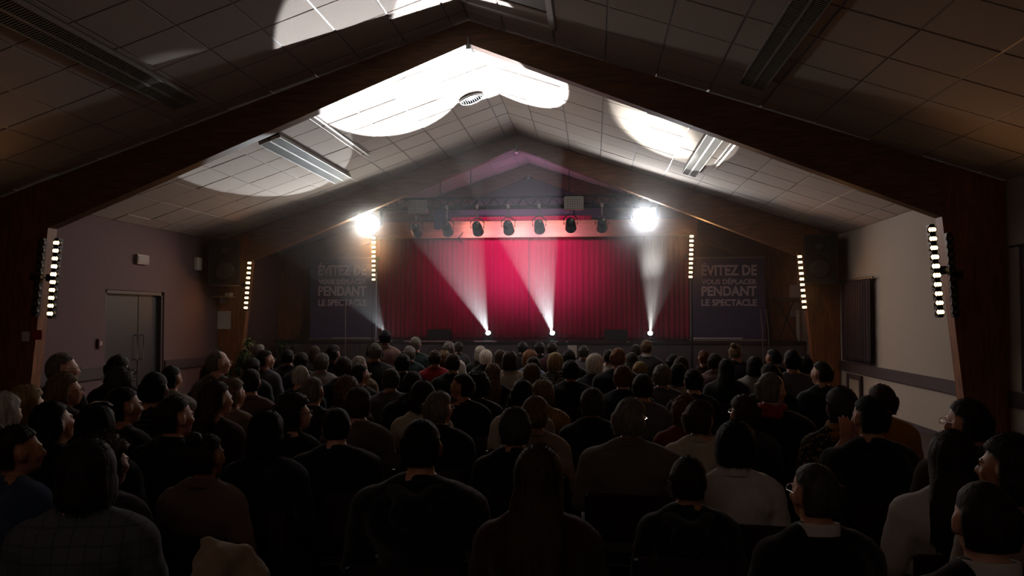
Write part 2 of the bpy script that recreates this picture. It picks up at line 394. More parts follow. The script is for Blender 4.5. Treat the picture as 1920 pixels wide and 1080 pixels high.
# ------------------------------------------------------------------ lamp bars
lampbody = MB().lathe([(.02, -.05), (.045, -.04), (.05, .0), (.05, .012), (.043, .012), (.04, -.004)], (0, 0, 0), (0, -1, 0), 16).mesh('lamp')
lampdisc = MB().lathe([(.03, -.012), (.04, .0), (.026, .01), (.0, .014)], (0, 0, 0), (0, -1, 0), 14).mesh('bulb')
def lamp_bar(p0, p1, lit, lb, face=(0, -1, 0), hot=(), sc=1.0):
    p0 = Vector(p0); p1 = Vector(p1); d = (p1-p0)/9
    base = p1+d*.8
    side = 1 if p0.x > XC else -1
    lbm = empty('lamp_bar', base, label=lb, cat='light bar', group='ten-lamp light bars on the timber posts')
    m = MB(); ax = (p0-p1).normalized(); L = (p0-p1).length
    q = ax.to_track_quat('Z', 'Y'); Mh = q.to_matrix().to_4x4(); Mh.translation = p1-base+Vector((0, .06, 0))
    m.bbox((-.05*sc, -.03, -.06), (.05*sc, .03, L+.06), .008, Mh)
    m.build('housing', BLACK, lbm)
    bm2 = MB(); bm2.bbox((-.015, .02, L*.45), (.015, .12, L*.55), .004, Mh); 
    if p0.y < 16 and lit: bm2.bbox((side*.0-.02, .03, L*.48), (side*.0+.02, .16 if p0.y < 10 else .32, L*.52), .004, Mh); xx = sorted((0, side*(.16 if p0.y < 10 else .24))); yy = .1 if p0.y < 10 else .14; bm2.bbox((xx[0], yy-.02, L*.48), (xx[1], yy+.02, L*.52), .004, Mh)
    bm2.build('bracket', BLACK, lbm)
    for k in range(10):
        loc = p0+d*k-base
        l = link('lamp', lampbody, BLACK, lbm, True); l.location = loc+Vector((0, .03, 0)); l.scale = (sc,)*3
        dd = link('bulb', lampdisc, (WARMHI if k in hot else WARM) if lit else DEAD, l, True); dd.location = (0, -.012, 0); dd.scale = (1.05, 1, .8)
    if lit:
        for f in (.2, .8):
            q_ = p0.lerp(p1, f)+Vector((0, -.1, 0)); spot('lamp_bar_light', q_, axis=(0, -1, -.15), power=(15 if p0.y < 16 else 34), ang=150, blend=1, col=(1, .44, .15), size=.05)
    return lbm
lamp_bar(at(103.5, 455, 8.86), at(91.5, 588, 8.86), 1, 'lit bar of ten warm lamps on the near left timber post', hot=(3, 4), sc=1)
lamp_bar(at(1749.5, 430, 8.86), at(1765, 585, 8.86), 1, 'lit bar of ten warm lamps on the near right timber post', hot=(3, 4, 5), sc=1)
lamp_bar(at(74, 455, 8.8), at(61, 584, 8.8), 0, 'unlit bar of lamps just left of the near left lit bar', sc=.9)
lamp_bar(at(1783, 446, 8.8), at(1795, 585, 8.8), 0, 'unlit bar of lamps just right of the near right lit bar', sc=.8)
lamp_bar(at(467, 493, 14.6), at(460, 577, 14.6), 1, 'lit bar of ten warm lamps on the second left post', hot=(4,))
lamp_bar(at(1500, 481, 14.6), at(1509, 576, 14.6), 1, 'lit bar of ten warm lamps on the second right post', hot=(4,))
lamp_bar(at(700, 446, 16.6), at(700, 524, 16.6), 1, 'lit lamp bar at the left edge of the red curtain, under the white light', hot=(0, 1, 2, 3, 4, 5))
lamp_bar(at(1297, 443, 16.6), at(1295, 519, 16.6), 1, 'lit lamp bar at the right edge of the red curtain', hot=(0, 1, 2, 3, 4, 5))
for px, z in ((700, 16.6), (1296, 16.6)):
    a = at(px, 440, z+.12); MB_ = MB().cyl((a.x, a.y, 1.1), (a.x, a.y, a.z+.1), .02).cyl((a.x-.25, a.y, 1.09), (a.x+.25, a.y, 1.09), .015)
    # posts stand before the stage on the floor
    MB_ = MB().cyl((a.x, a.y, .02), (a.x, a.y, a.z+.06), .022).cyl((a.x, a.y, .0), (a.x, a.y, .03), .22, .2, 20)
    o = MB_.build('lamp_stand', BLACK); tag(o, 'thin black pole carrying the lamp bar at the %s of the curtain' % ('left' if px < 900 else 'right'), 'stand')

# ------------------------------------------------------------------ rig
y = RIG_Y; a = at(640, 396, y); c = at(1262, 396, y)
rz = 3.82
tr = empty('lighting_truss', (XC, y, rz), label='dark lighting truss hung over the front of the stage', cat='truss')
xa, xb = a.x-XC, c.x-XC
MB().cyl((xa, 0, 0), (xb, 0, 0), .025).cyl((xa, .25, 0), (xb, .25, 0), .025).cyl((xa, .125, .2), (xb, .125, .2), .025).build('main_tube', BLACK, tr)
m = MB(); k = xa
while k < xb-.3:
    m.cyl((k, 0, 0), (k+.15, .125, .2), .01, n=6).cyl((k+.15, .125, .2), (k+.3, 0, 0), .01, n=6).cyl((k, .25, 0), (k+.15, .125, .2), .01, n=6).cyl((k+.15, .125, .2), (k+.3, .25, 0), .01, n=6).cyl((k, 0, 0), (k, .25, 0), .01, n=6); k += .3
m.build('lattice', BLACK, tr)
for k in (xa+.3, -1.0, 1.0, xb-.9):
    MB().cyl((k, .125, .2), (k, .125, ceil_z(XC+k)-rz-.01), .008, n=6).build('hanging_rod', BLACK, tr)
def par(p, i, ordn):
    t = empty('stage_spotlight', p, label='black stage spotlight over the curtain, %s from the left' % ordn, cat='spotlight', group='seven black spotlights under the truss')
    MB().tube([(-.13, 0, .0), (-.14, 0, .12), (-.05, 0, .2), (.05, 0, .2), (.14, 0, .12), (.13, 0, .0)], .011).build('yoke', BLACK, t)
    MB().cyl((0, 0, .19), (0, 0, rz-p.z-.02), .012).bbox((-.03, -.04, rz-p.z-.04), (.03, .04, rz-p.z+.04), .01).build('clamp', GREYM, t)
    tilt = Vector((0, .85, -.35)).normalized()
    MB().lathe([(.05, -.16), (.085, -.14), (.1, -.05), (.11, .12), (.115, .15), (.1, .15), (.095, .1)], (0, 0, 0), tilt, 20).build('housing', BLACK, t, True)
    MB().lathe([(0, .12), (.06, .125), (.094, .12), (.09, .11)], (0, 0, 0), tilt, 20).build('lens', mat('pink_lens', 'ffc0d0', .3, emit=(1, .45, .6), estr=6), t, True)
    l = MB().lathe([(0, -.168), (.03, -.165), (.035, -.155)], (0.03, 0, .02), tilt, 12).build('rear_cap', GREYM, t)
for i, (p, n_) in enumerate(zip(SPOTP, ('first', 'second', 'third', 'fourth', 'fifth', 'sixth', 'seventh'))): par(p, i, n_)
for x_ in (895, 966, 1040):
    p_ = at(x_, 430, 17.6); spot('valance_light', (p_.x, 16.6, 3.3), target=(p_.x, 17.6, 3.62), power=70, ang=50, blend=1, col=(1, .6, .75), size=.05)
def mover(p, lb, col):
    t = empty('moving_head_light', p, label=lb, cat='stage light')
    MB().bbox((-.14, -.12, .3), (.14, .12, rz-p.z-.03), .02).build('base', BLACK, t)
    MB().bbox((-.27, -.06, -.04), (-.23, .06, .34), .015).bbox((.23, -.06, -.04), (.27, .06, .34), .015).bbox((-.27, -.06, .28), (.27, .06, .34), .015).build('yoke', BLACK, t)
    ax = (Vector((-1.2, 0, 2.6))-Vector((p.x, p.y, p.z))).normalized(); ax = (Vector((0, 0, HC))-p).normalized()
    MB().lathe([(.06, -.2), (.13, -.16), (.2, -.02), (.215, .12), (.222, .17), (.21, .17), (.205, .14)], (0, 0, 0), ax, 24).build('head', BLACK, t, True)
    MB().lathe([(0, .185), (.1, .18), (.2, .16), (.204, .14)], (0, 0, 0), ax, 24).build('lens', col, t, True)
COLD2 = mat('mover_lens', 'ffffff', .4, emit=(.95, .97, 1), estr=9)
mover(MOVER[0], 'blazing white moving head at the left end of the truss', COLD2)
mover(MOVER[1], 'blazing white moving head at the right end of the truss', COLD2)
for px, py, lb in ((783, 388, 'grey gridded box fixture on the left part of the truss'), (1076, 381, 'grey gridded box fixture on the right part of the truss')):
    p = at(px, py, y-.12); t = empty('wash_light', p, label=lb, cat='stage light')
    MB().bbox((-.19, -.05, -.13), (.19, .16, .13), .012).build('housing', GREYM, t)
    m = MB()
    for k in range(6): m.box((-.17, -.062, -.11+k*.042), (.17, -.05, -.104+k*.042))
    for k in range(8): m.box((-.17+k*.047, -.062, -.11), (-.164+k*.047, -.05, .105))
    m.build('grille', DARKP, t)
    MB().bbox((-.02, .0, -.2), (.02, .12, -.12), .005).cyl((.19, .05, 0), (.25, .05, 0), .02).build('bracket', BLACK, t)
cab = MB().tube([at(868, 436, 17.55), at(864, 441, 17.55), at(858, 447, 17.55), at(862, 452, 17.55), at(868, 455, 17.55)], .01); tag(cab.build('loose_cable', BLACK), 'small dangling cable loop on the pine beam', 'cable')
p = at(824, 412, 16.2); o = MB().bbox((p.x-.13, p.y, p.z-.2), (p.x+.13, p.y+.15, p.z+.2), .02).cyl((p.x, p.y+.07, p.z+.2), (p.x, p.y+.07, ceil_z(p.x)-.03), .012).build('blue_fixture', mat('blue_case', '1a2050', .5)); tag(o, 'small dark blue hanging case behind the second spotlight', 'fixture')

# floor beam lights on stage edge
for i, (p, n_) in enumerate(zip(FLOOR_LAMPS, ('outermost left', 'left of centre', 'centre', 'right'))):
    t = empty('floor_beam_light', (p[0], p[1], 1.07), label='small white beam light on the stage edge, %s of the four' % n_, cat='stage light', group='four beam lights along the stage edge')
    MB().bbox((-.11, -.07, 0), (.11, .13, .05), .01).build('base', BLACK, t)
    MB().bbox((-.1, -.0, .04), (-.08, .06, .2), .005).bbox((.08, -.0, .04), (.1, .06, .2), .005).build('yoke', BLACK, t)
    ax = Vector(FLOOR_AXES[i])
    MB().lathe([(.03, -.1), (.06, -.08), (.07, -.02), (.068, -.015)], (0, .03, .175), ax, 18).build('head', BLACK, t, True)
    MB().lathe([(0, .0), (.03, -.004), (.05, -.012), (.055, -.02)], (0, .03, .172), ax, 18).build('lens', COLD, t, True)

# ------------------------------------------------------------------ louvred ceiling lights, grille
def ceiling_light(sg, s0, s1, y0, y1, lb, rails=True):
    M = slope_matrix(sg); c = (s0+s1)/2; org = M @ Vector((c, (y0+y1)/2, -.02)); Mr = M.copy(); Mr.translation = (0, 0, 0)
    t = empty('ceiling_light', org, label=lb, cat='ceiling light'); t.rotation_euler = Mr.to_euler()
    W = (s1-s0)/2; L = (y1-y0)/2
    m = MB(); m.box((-W, -L, -.02), (W, L, 0)).box((-W, -L, -.07), (-W+.012, L, 0)).box((W-.012, -L, -.07), (W, L, 0)).box((-W, -L, -.07), (W, -L+.012, 0)).box((-W, L-.012, -.07), (W, L, 0)).box((-.012, -L, -.07), (.012, L, 0)); m.build('housing', RAIL, t)
    m = MB(); n = int((y1-y0)/.035)
    for k in range(n): yy = -L+.03+k*(2*L-.06)/n; m.box((-W+.015, yy, -.066), (W-.015, yy+.006, -.03))
    m.build('louvre', mat('louvre_white', '9a9a92', .5), t)
    m = MB()
    for x_ in (-W/2, W/2): m.cyl((x_, -L+.05, -.026), (x_, L-.05, -.026), .008, n=6)
    m.build('tube', WHITEP, t)
ceiling_light(-1, 3.19, 3.49, 5.0, 8.3, 'long unlit louvred ceiling light nearest on the left slope')
ceiling_light(-1, 3.05, 3.37, 10.3, 13.5, 'louvred ceiling light in the white patch of the left slope')
ceiling_light(1, 3.19, 3.46, 5.4, 8.25, 'long unlit louvred ceiling light nearest on the right slope')
ceiling_light(1, 3.19, 3.43, 10.4, 13.4, 'louvred ceiling light beside the white patch of the right slope')
p = at(1295, 392, 14.5)
for sg in (1, -1):
    ceiling_light(sg, 3.19, 3.43, 15.2, 17.4, 'louvred ceiling light between the last frames, %s slope' % ('right' if sg > 0 else 'left'))
for sg, s_, y0_, y1_ in ((-1, 2.46, 10.1, 12.75), (1, 3.62, 10.5, 12.6)):
    tag(MB().bbox((s_-.018, y0_, -.04), (s_+.018, y1_, -.014), .004, slope_matrix(sg)).build('cable_duct', RAIL), 'thin white duct under the %s ceiling slope' % ('left' if sg < 0 else 'right'), 'duct')
M = slope_matrix(-1); g = empty('ceiling_vent', M @ Vector((.44, 11.8, -.02)), label='round chrome air vent close to the ridge', cat='vent'); Mr = M.copy(); Mr.translation = (0, 0, 0); g.rotation_euler = Mr.to_euler()
m = MB().lathe([(.19, 0), (.2, -.02), (.18, -.04), (.165, -.03), (.16, 0)], (0, 0, 0), n=28); m.build('rim', CHROME, g, True)
m = MB()
for k in range(9): xx = -.14+.035*k; L = math.sqrt(.16**2-xx**2); m.box((xx-.003, -L, -.03), (xx+.003, L, 0))
m.build('grille', DARKP, g)
for sg, sx in ((-1, .02),):
    pass

# ------------------------------------------------------------------ wall things
def wbox(name, x, y, z, sx, sy, sz, m, lb, cat, c=.006):
    o = MB().bbox((x-sx/2, y-sy/2, z-sz/2), (x+sx/2, y+sy/2, z+sz/2), c).build(name, m); return tag(o, lb, cat)
t = empty('exit_lamp', (XL+.0, 12.1, 2.55), label='small rectangular emergency light on the mauve wall above the door', cat='sign')
MB().bbox((.0, -.17, -.08), (.06, .17, .08), .01).build('housing', mat('dim_plastic', '7a6c64', .5), t)
MB().bbox((.06, -.14, -.055), (.066, .14, .055), .003).build('face', mat('dim_face', '5c5050', .5), t)
t = empty('alarm_box', (XL, 13.95, 2.6), label='white sounder box high on the mauve wall beside the loudspeaker', cat='alarm')
MB().bbox((0, -.12, -.12), (.07, .03, .12), .01).build('housing', WHITEP, t); MB().bbox((0, .04, -.12), (.05, .12, .12), .01).build('side_box', WHITEP, t)
t = empty('call_point', (XL, 11.05, 1.2), label='small red call point left of the double door', cat='alarm button')
MB().bbox((0, -.055, -.07), (.04, .055, .07), .006).build('frame', mat('dark_red_plastic', '4a1814', .5), t); MB().bbox((.04, -.03, -.035), (.044, .03, .035), .003).build('glass', mat('dim_glass', '9a8a84', .3), t)
# near left post: red sign and white switch plate
p = at(67, 628, 8.97); wbox('red_sign', p.x, 8.985, p.z, .15, .02, .12, RED, 'dark red notice plate on the near left post', 'sign')
p = at(40, 631, 8.9); t = empty('switch_plate', (p.x, 8.985, p.z), label='white switch plate left of the near left post', cat='switch')
MB().bbox((-.05, -.02, -.06), (.05, .0, .06), .005).build('plate', WHITEP, t); MB().bbox((-.02, -.03, -.03), (.02, -.02, .03), .003).build('rocker', WHITEP, t)
# poster, shelf at second left post
p = at(419, 600, 14.75); t = empty('notice', (p.x, 14.78, p.z), label='white paper notice pinned on the second left post', cat='notice')
MB().box((-.14, -.006, -.18), (.14, .0, .18)).build('sheet', PAPER, t)
p = at(419, 556, 14.7); t = empty('wall_shelf', (p.x, 14.66, p.z), label='small pale shelf above the paper notice', cat='shelf')
MB().bbox((-.2, -.12, -.02), (.2, .12, .01), .004).build('board', mat('pale_wood', '9a8468', .6, bump=.05), t); MB().bbox((-.03, -.05, -.14), (.03, .12, -.02), .004).build('bracket', GREYM, t)
MB().bbox((.08, -.08, .01), (.2, .06, .07), .01).build('small_box', WHITEP, t)
def speaker(x, y, z, rz, lb):
    t = empty('loudspeaker', (x, y, z), rz, label=lb, cat='loudspeaker')
    w1, w2, h_, d_ = .28, .19, .44, .24
    m = MB(); q = lambda z_: [(-w1, -d_, z_), (w1, -d_, z_), (w2, d_, z_), (-w2, d_, z_)]; m.rings([q(-h_), q(h_)]); m.build('cabinet', DARKP, t)
    MB().bbox((-w1+.03, -d_-.015, -h_+.03), (w1-.03, -d_, h_-.03), .006).build('grille', mat('speaker_cloth', '101010', .9, bump=.6, scale=300), t)
    for zz, r_ in ((-.17, .17), (.22, .07)): MB().lathe([(r_, 0), (r_+.015, .012), (r_-.02, .02), (r_*.3, .005), (0, .02)], (0, -d_-.01, zz), (0, -1, 0), 24).build('driver', BLACK, t, True)
    MB().cyl((0, d_-.02, .0), (0, d_+.12, .0), .02).bbox((-.06, d_+.1, -.1), (.06, d_+.13, .1), .005).build('bracket', BLACK, t)
speaker(-7.05, 14.3, 2.64, R(20), 'large dark loudspeaker hung at the second left post')
speaker(4.14, 14.5, 2.64, R(-20), 'large dark loudspeaker hung at the second right post')
# plants
def plant(x, y, h_, r_, lb, seed):
    rs = random.Random(seed)
    t = empty('potted_plant', (x, y, 0), label=lb, cat='plant', group='potted plants along the left side')
    MB().lathe([(.13, 0), (.17, .3), (.18, .32), (.16, .32), (.155, .28), (0, .28)], (0, 0, 0), n=18).build('pot', POT, t, True)
    m = MB(); mv = []
    st_ = MB()
    for k in range(9):
        a = rs.uniform(0, 6.28); l = rs.uniform(.5, .95)*h_; p0 = Vector((0, 0, .27)); p2 = Vector((math.cos(a)*r_*.7, math.sin(a)*r_*.7, .28+l)); p1 = Vector((p2.x*.3, p2.y*.3, .27+l*.6))
        st_.tube([p0, p1, p2], .008, 5)
        for q in range(42):
            u = rs.uniform(.25, 1); c_ = (p0*(1-u)**2+p1*2*u*(1-u)+p2*u*u); d_ = Vector((rs.gauss(0, 1), rs.gauss(0, 1), rs.gauss(.2, .6))).normalized()
            L = rs.uniform(.08, .17); s_ = d_.cross(Vector((0, 0, 1))).normalized()*L*.22; tip = c_+d_*L+Vector((0, 0, -.03)); mid = c_+d_*L*.5+Vector((0, 0, .01))
            m.add([c_, mid+s_, tip, mid-s_, mid], [(0, 1, 4), (1, 2, 4), (2, 3, 4), (3, 0, 4)])
    st_.build('stem', PLANT, t); o = m.build('foliage', PLANT, t); o['kind'] = 'stuff'
plant(-6.7, 14.0, 1.05, .5, 'bushy dark green potted plant under the second left loudspeaker', 1)
plant(-6.6, 16.3, 1.0, .35, 'dark potted plant left of the stage, by the left banner', 2)
# right side: drapes, frame, doors
t = empty('window_curtain', (0, 0, 0), label='dark drape hanging on the beige wall beside the second right post', cat='curtain')
o = drape('drape_cloth', 0, 1.5, 0, .83, 2.23, DRAPE, .02, .12, t, seed=8); o.location = (XR-.07, 13.0, 0); o.rotation_euler = (0, 0, PI/2)
MB().cyl((XR-.07, 12.9, 2.24), (XR-.07, 14.6, 2.24), .014).build('curtain_rod', BLACK, t)
t = empty('window_curtain', (0, 0, 0), label='dark drape on the right wall before the near right post', cat='curtain')
o = drape('drape_cloth', 0, 2.6, 0, .83, 2.35, DRAPE, .03, .12, t, seed=9); o.location = (XR-.08, 6.0, 0); o.rotation_euler = (0, 0, PI/2)
MB().cyl((XR-.08, 5.9, 2.36), (XR-.08, 8.8, 2.36), .014).build('curtain_rod', BLACK, t)
t = empty('window_curtain', (0, 0, 0), label='narrow dark drape tucked behind the near right post', cat='curtain')
o = drape('drape_cloth', 0, .75, 0, .83, 2.9, DRAPE, .02, .12, t, seed=10); o.location = (XR-.07, 9.35, 0); o.rotation_euler = (0, 0, PI/2)
MB().cyl((XR-.07, 9.3, 2.9), (XR-.07, 10.2, 2.9), .014).build('curtain_rod', BLACK, t)
t = empty('wall_heater', (XR, 14.0, .3), label='dark-framed panel low on the beige wall near the second right post', cat='heater')
m = MB()
for a, c in (((-.05, -.36, -.28), (-.0, -.28, .3)), ((-.05, .28, -.28), (0, .36, .3)), ((-.05, -.28, .22), (0, .28, .3)), ((-.05, -.28, -.28), (0, .28, -.2))): m.bbox(a, c, .005)
m.build('frame', BAND, t); MB().bbox((-.03, -.28, -.2), (-.01, .28, .22), .004).build('panel', WALLR, t)
tag(wbox('door_2', 4.1, 17.9, 1.85, .55, .05, 1.4, mat('dark_red_door', '3a2020', .6, bump=.05), 'dark reddish door at the right end of the stage', None), kind='structure')
p0 = at(1496, 582, 17.4); 
tag(MB().bbox((p0.x-.03, 17.38, 1.07), (p0.x+.03, 17.44, p0.z), .005).build('white_post', WHITEP), 'thin white post at the right end of the stage', 'post')
tag(MB().bbox((at(1481, 540, 17.5).x, 17.5, 1.6), (at(1520, 540, 17.5).x, 17.53, 2.3), .004).build('pale_board', mat('pale_board', 'a09aa0', .7)), 'pale board behind the thin white post', 'board')
p = at(1475, 565, 17.3); t = empty('keyboard_stand', (p.x, 17.3, 1.07), label='dark keyboard on a crossed stand at the right of the stage', cat='keyboard')
MB().bbox((-.26, -.15, p.z-1.07-.02), (.26, .15, p.z-1.07+.08), .015).build('keyboard', DARKP, t)
MB().cyl((-.2, -.1, .0), (.15, .1, p.z-1.09), .014).cyl((.2, -.1, .0), (-.15, .1, p.z-1.09), .014).build('crossed_leg', BLACK, t)
for px, lb in ((1425, 'left'), (1436, 'right')):
    a = at(px, 580, 16.9); b2 = at(px+6, 660, 16.9); tag(MB().tube([a, a.lerp(b2, .5)+Vector((.02, 0, 0)), (b2.x, b2.y, .02)], .012).build('cable', GREYM), 'grey cable hanging before the stage by the right banner, %s one' % lb, 'cable')
for px, lb in ((822, 'left'), (1155, 'right')):
    p = at(px, 634, 17.5); t = empty('stage_monitor', (p.x, 17.6, 1.07), label='low black wedge monitor on the stage, %s' % lb, cat='loudspeaker')
    m = MB(); pr = [(-.16, 0), (.2, 0), (.12, .22), (-.02, .24)]; m.rings([[(-.26, y_, z_) for y_, z_ in pr], [(.26, y_, z_) for y_, z_ in pr]]); m.build('cabinet', DARKP, t)
    MB().box((-.22, -.155, .03), (.22, -.15, .04)).build('grille', BLACK, t)
p = at(1073, 658, 16.9); tag(MB().bbox((p.x-.1, 16.95, p.z-.15), (p.x+.1, 16.97, p.z+.12), .003).build('paper_sign', PAPER), 'white sheet fixed on the stage front', 'notice')
p = at(530, 668, 16.2); tag(MB().bbox((p.x-.12, 16.4, 0.0), (p.x+.1, 16.6, .95), .01).build('white_box', mat('dim_white', '7a7678', .6)), 'pale box on end beside the plant left of the stage', 'box')
p = at(1905, 800, 6.5); tag(MB().bbox((XR-.03, 6.9, .28), (XR-.005, 7.5, .55), .003).build('wall_notice', mat('dim_notice', '7a7270', .7)), 'pale notice low on the right wall past the near post', 'notice')
# light stand pole before left banner
a = at(648, 560, 16.85); tag(MB().cyl((a.x, 16.85, 0.0), (a.x, 16.85, a.z), .012).build('microphone_stand', GREYM), 'thin grey pole standing before the left banner', 'stand')
# ------------------------------------------------------------------ haze
hz = MB().box((XL+.3, 10.3, .9), (XR-.3, 17.95, 4.2)).build('haze', None); 
m = bpy.data.materials.new('stage_haze'); m.use_nodes = True; nt = m.node_tree; nt.nodes.clear()
out = nt.nodes.new('ShaderNodeOutputMaterial'); vs_ = nt.nodes.new('ShaderNodeVolumeScatter'); vs_.inputs['Density'].default_value = HAZE; vs_.inputs['Anisotropy'].default_value = .75
nt.links.new(vs_.outputs[0], out.inputs['Volume']); hz.data.materials.append(m); tag(hz, 'thin smoke haze hanging before the stage', 'haze', kind='stuff')
for p in MOVER:  # denser haze balls added only to make a glow round the two lenses
    o = MB().ell((0, 0, 0), (1.2, 1.2, 1.2), 32, 20).build('haze', None, None, True); o.location = p+Vector((0, -.1, -.1)); m2 = m.copy(); m2.name = 'halo_haze'; n2 = m2.node_tree
    tc = n2.nodes.new('ShaderNodeTexCoord'); ln = n2.nodes.new('ShaderNodeVectorMath'); ln.operation = 'LENGTH'; n2.links.new(tc.outputs['Object'], ln.inputs[0])
    mr = n2.nodes.new('ShaderNodeMapRange'); mr.interpolation_type = 'SMOOTHSTEP'; mr.inputs[1].default_value = 0; mr.inputs[2].default_value = 1.15; mr.inputs[3].default_value = .24; mr.inputs[4].default_value = 0
    n2.links.new(ln.outputs['Value'], mr.inputs[0]); n2.links.new(mr.outputs[0], n2.nodes['Volume Scatter'].inputs['Density'])
    o.data.materials.append(m2); tag(o, 'added ball of thicker haze making the halo around the %s white moving head' % ('left' if p.x < -2 else 'right'), 'haze', kind='stuff')
# ------------------------------------------------------------------ people: prototypes
def remesh(mb, voxel, smooth=2, ratio=1.0):
    me = mb.mesh('tmp'); o = bpy.data.objects.new('tmp', me); COL.objects.link(o)
    md = o.modifiers.new('r', 'REMESH'); md.mode = 'VOXEL'; md.voxel_size = voxel; md.adaptivity = 0
    if smooth: sm = o.modifiers.new('s', 'SMOOTH'); sm.iterations = smooth; sm.factor = .5
    if ratio < 1: dc = o.modifiers.new('d', 'DECIMATE'); dc.ratio = ratio
    bpy.context.view_layer.update(); dg = bpy.context.evaluated_depsgraph_get()
    m2 = bpy.data.meshes.new_from_object(o.evaluated_get(dg)); bpy.data.objects.remove(o); bpy.data.meshes.remove(me)
    return m2
def arr(me):
    v = np.empty(len(me.vertices)*3); me.vertices.foreach_get('co', v); return v.reshape(-1, 3)
def sstep(x, a, b):
    t = np.clip((x-a)/(b-a), 0, 1); return t*t*(3-2*t)

ARMS = {   # shoulder, elbow, wrist, hand centre, finger direction  (right side x>0)
 'lap':  ((.175, -.02, 1.0), (.235, -.0, .74), (.14, .22, .67), (.105, .295, .655), (-.25, .96, -.12)),
 'fold': ((.175, -.0, 1.0), (.245, .05, .76), (.07, .20, .80), (-.0, .225, .82), (-.97, .1, .2)),
 'chin': ((.175, .01, 1.0), (.20, .22, .80), (.08, .165, 1.04), (.055, .15, 1.11), (-.1, -.15, .98)),
 'lean': ((.175, .02, .99), (.25, .2, .73), (.10, .36, .70), (.05, .42, .70), (-.5, .85, -.1)),
 'stand': ((.175, -.02, 1.0), (.225, -.03, .72), (.22, .05, .48), (.215, .075, .40), (-.05, .2, -.98)),
}
def arm_prims(m, pose, s, inf, hand=True, cut=0):
    S, E_, W, H, D = (Vector((s*p[0], p[1], p[2])) for p in ARMS[pose])
    m.cap(S, E_, .056+inf, .043+inf, 14)
    m.cap(E_, W if not cut else E_.lerp(W, cut), .044+inf, (.028 if not cut else .031)+inf, 14)
    if not hand: return
    D = D.normalized(); up = Vector((0, 0, 1)) if abs(D.z) < .8 else Vector((0, -1, 0)); side = D.cross(up).normalized(); nrm = side.cross(D)
    m.cap(W, H-D*.03, .026, .03, 12)
    rot = Matrix((side, D, nrm)).transposed()
    m.ell(H, (.04, .048, .017), 14, 10, rot)
    for k, (off, L) in enumerate(((-.031, .062), (-.0105, .074), (.0105, .069), (.031, .052))):
        b0 = H+D*.032+side*off; b1 = b0+D*L*.55+side*off*.25-nrm*.006; b2 = b1+D*L*.42-nrm*.02
        m.cap(b0, b1, .0088, .0082, 8); m.cap(b1, b2, .0082, .007, 8)
    th = -s; t0 = H-D*.03+side*th*.028; t1 = t0+side*th*.028+D*.03-nrm*.008; t2 = t1+D*.034-nrm*.012
    if pose == 'stand': pass
    m.cap(t0, t1, .013, .0105, 8); m.cap(t1, t2, .0105, .0085, 8)
def body_mb(pose, hi):
    m = MB(); st_ = pose == 'stand'
    m.ell((0, 0, .56), (.165, .125, .12)); m.ell((0, .0, .71), (.14, .11, .17)); m.ell((0, -.015, .90), (.158, .112, .17))
    for s in (-1, 1):
        m.ell((s*.09, .05, .92), (.075, .06, .08))
        m.cap((s*.03, -.02, 1.085), (s*.165, -.02, 1.01), .048, .052); m.ell((s*.085, -.07, .95), (.075, .05, .10))
        arm_prims(m, pose, s, 0)
        if st_:
            m.cap((s*.085, 0, .52), (s*.095, .0, .10), .088, .062); m.cap((s*.095, 0, .10), (s*.095, -.02, -.30), .058, .042); m.ell((s*.1, .05, -.33), (.045, .125, .04))
        else:
            m.cap((s*.09, .03, .535), (s*.115, .45, .50), .085, .06, 16); m.cap((s*.115, .45, .49), (s*.12, .44, .11), .055, .04, 14); m.ell((s*.12, .52, .05), (.045, .125, .045))
    m.cap((0, -.015, 1.02), (0, .005, 1.17), .058, .054, 16)
    # head
    m.ell((0, -.002, 1.24), (.075, .094, .092), 22, 16); m.ell((0, .045, 1.205), (.062, .062, .085), 18, 14)
    m.ell((0, .05, 1.155), (.05, .052, .045), 16, 12); m.ell((0, .088, 1.138), (.022, .018, .018))
    m.cap((0, .098, 1.232), (0, .122, 1.196), .009, .0125, 10); m.ell((.011, .11, 1.193), (.008, .009, .007)); m.ell((-.011, .11, 1.193), (.008, .009, .007))
    m.ell((0, .093, 1.243), (.048, .014, .01)); m.ell((0, .103, 1.171), (.022, .011, .006)); m.ell((0, .101, 1.160), (.02, .011, .007))
    for s in (-1, 1):
        m.ell((s*.042, .075, 1.20), (.02, .02, .022)); m.ell((s*.03, .09, 1.224), (.014, .011, .011))
        Mx = Matrix.Rotation(s*R(22), 3, 'Z'); m.ell((s*.078, .004, 1.212), (.009, .02, .033), 12, 10, Mx); m.ell((s*.074, .008, 1.19), (.008, .01, .012))
    return m
def shirt_mb(pose, inf=.013, short=False):
    m = MB()
    m.ell((0, 0, .57), (.175+inf, .13+inf, .125)); m.ell((0, .0, .71), (.15+inf, .112+inf, .17)); m.ell((0, -.015, .90), (.16+inf, .113+inf, .175))
    for s in (-1, 1):
        m.ell((s*.09, .05, .92), (.078+inf, .06+inf, .085)); m.ell((s*.085, -.07, .95), (.08+inf, .052+inf, .11))
        m.cap((s*.04, -.02, 1.075), (s*.165, -.02, 1.01), .046+inf, .054+inf); arm_prims(m, pose, s, inf, False, .28 if short else .93)
    m.cap((0, -.012, 1.0), (0, -.008, 1.085), .07+inf, .055+inf, 16)
    return m
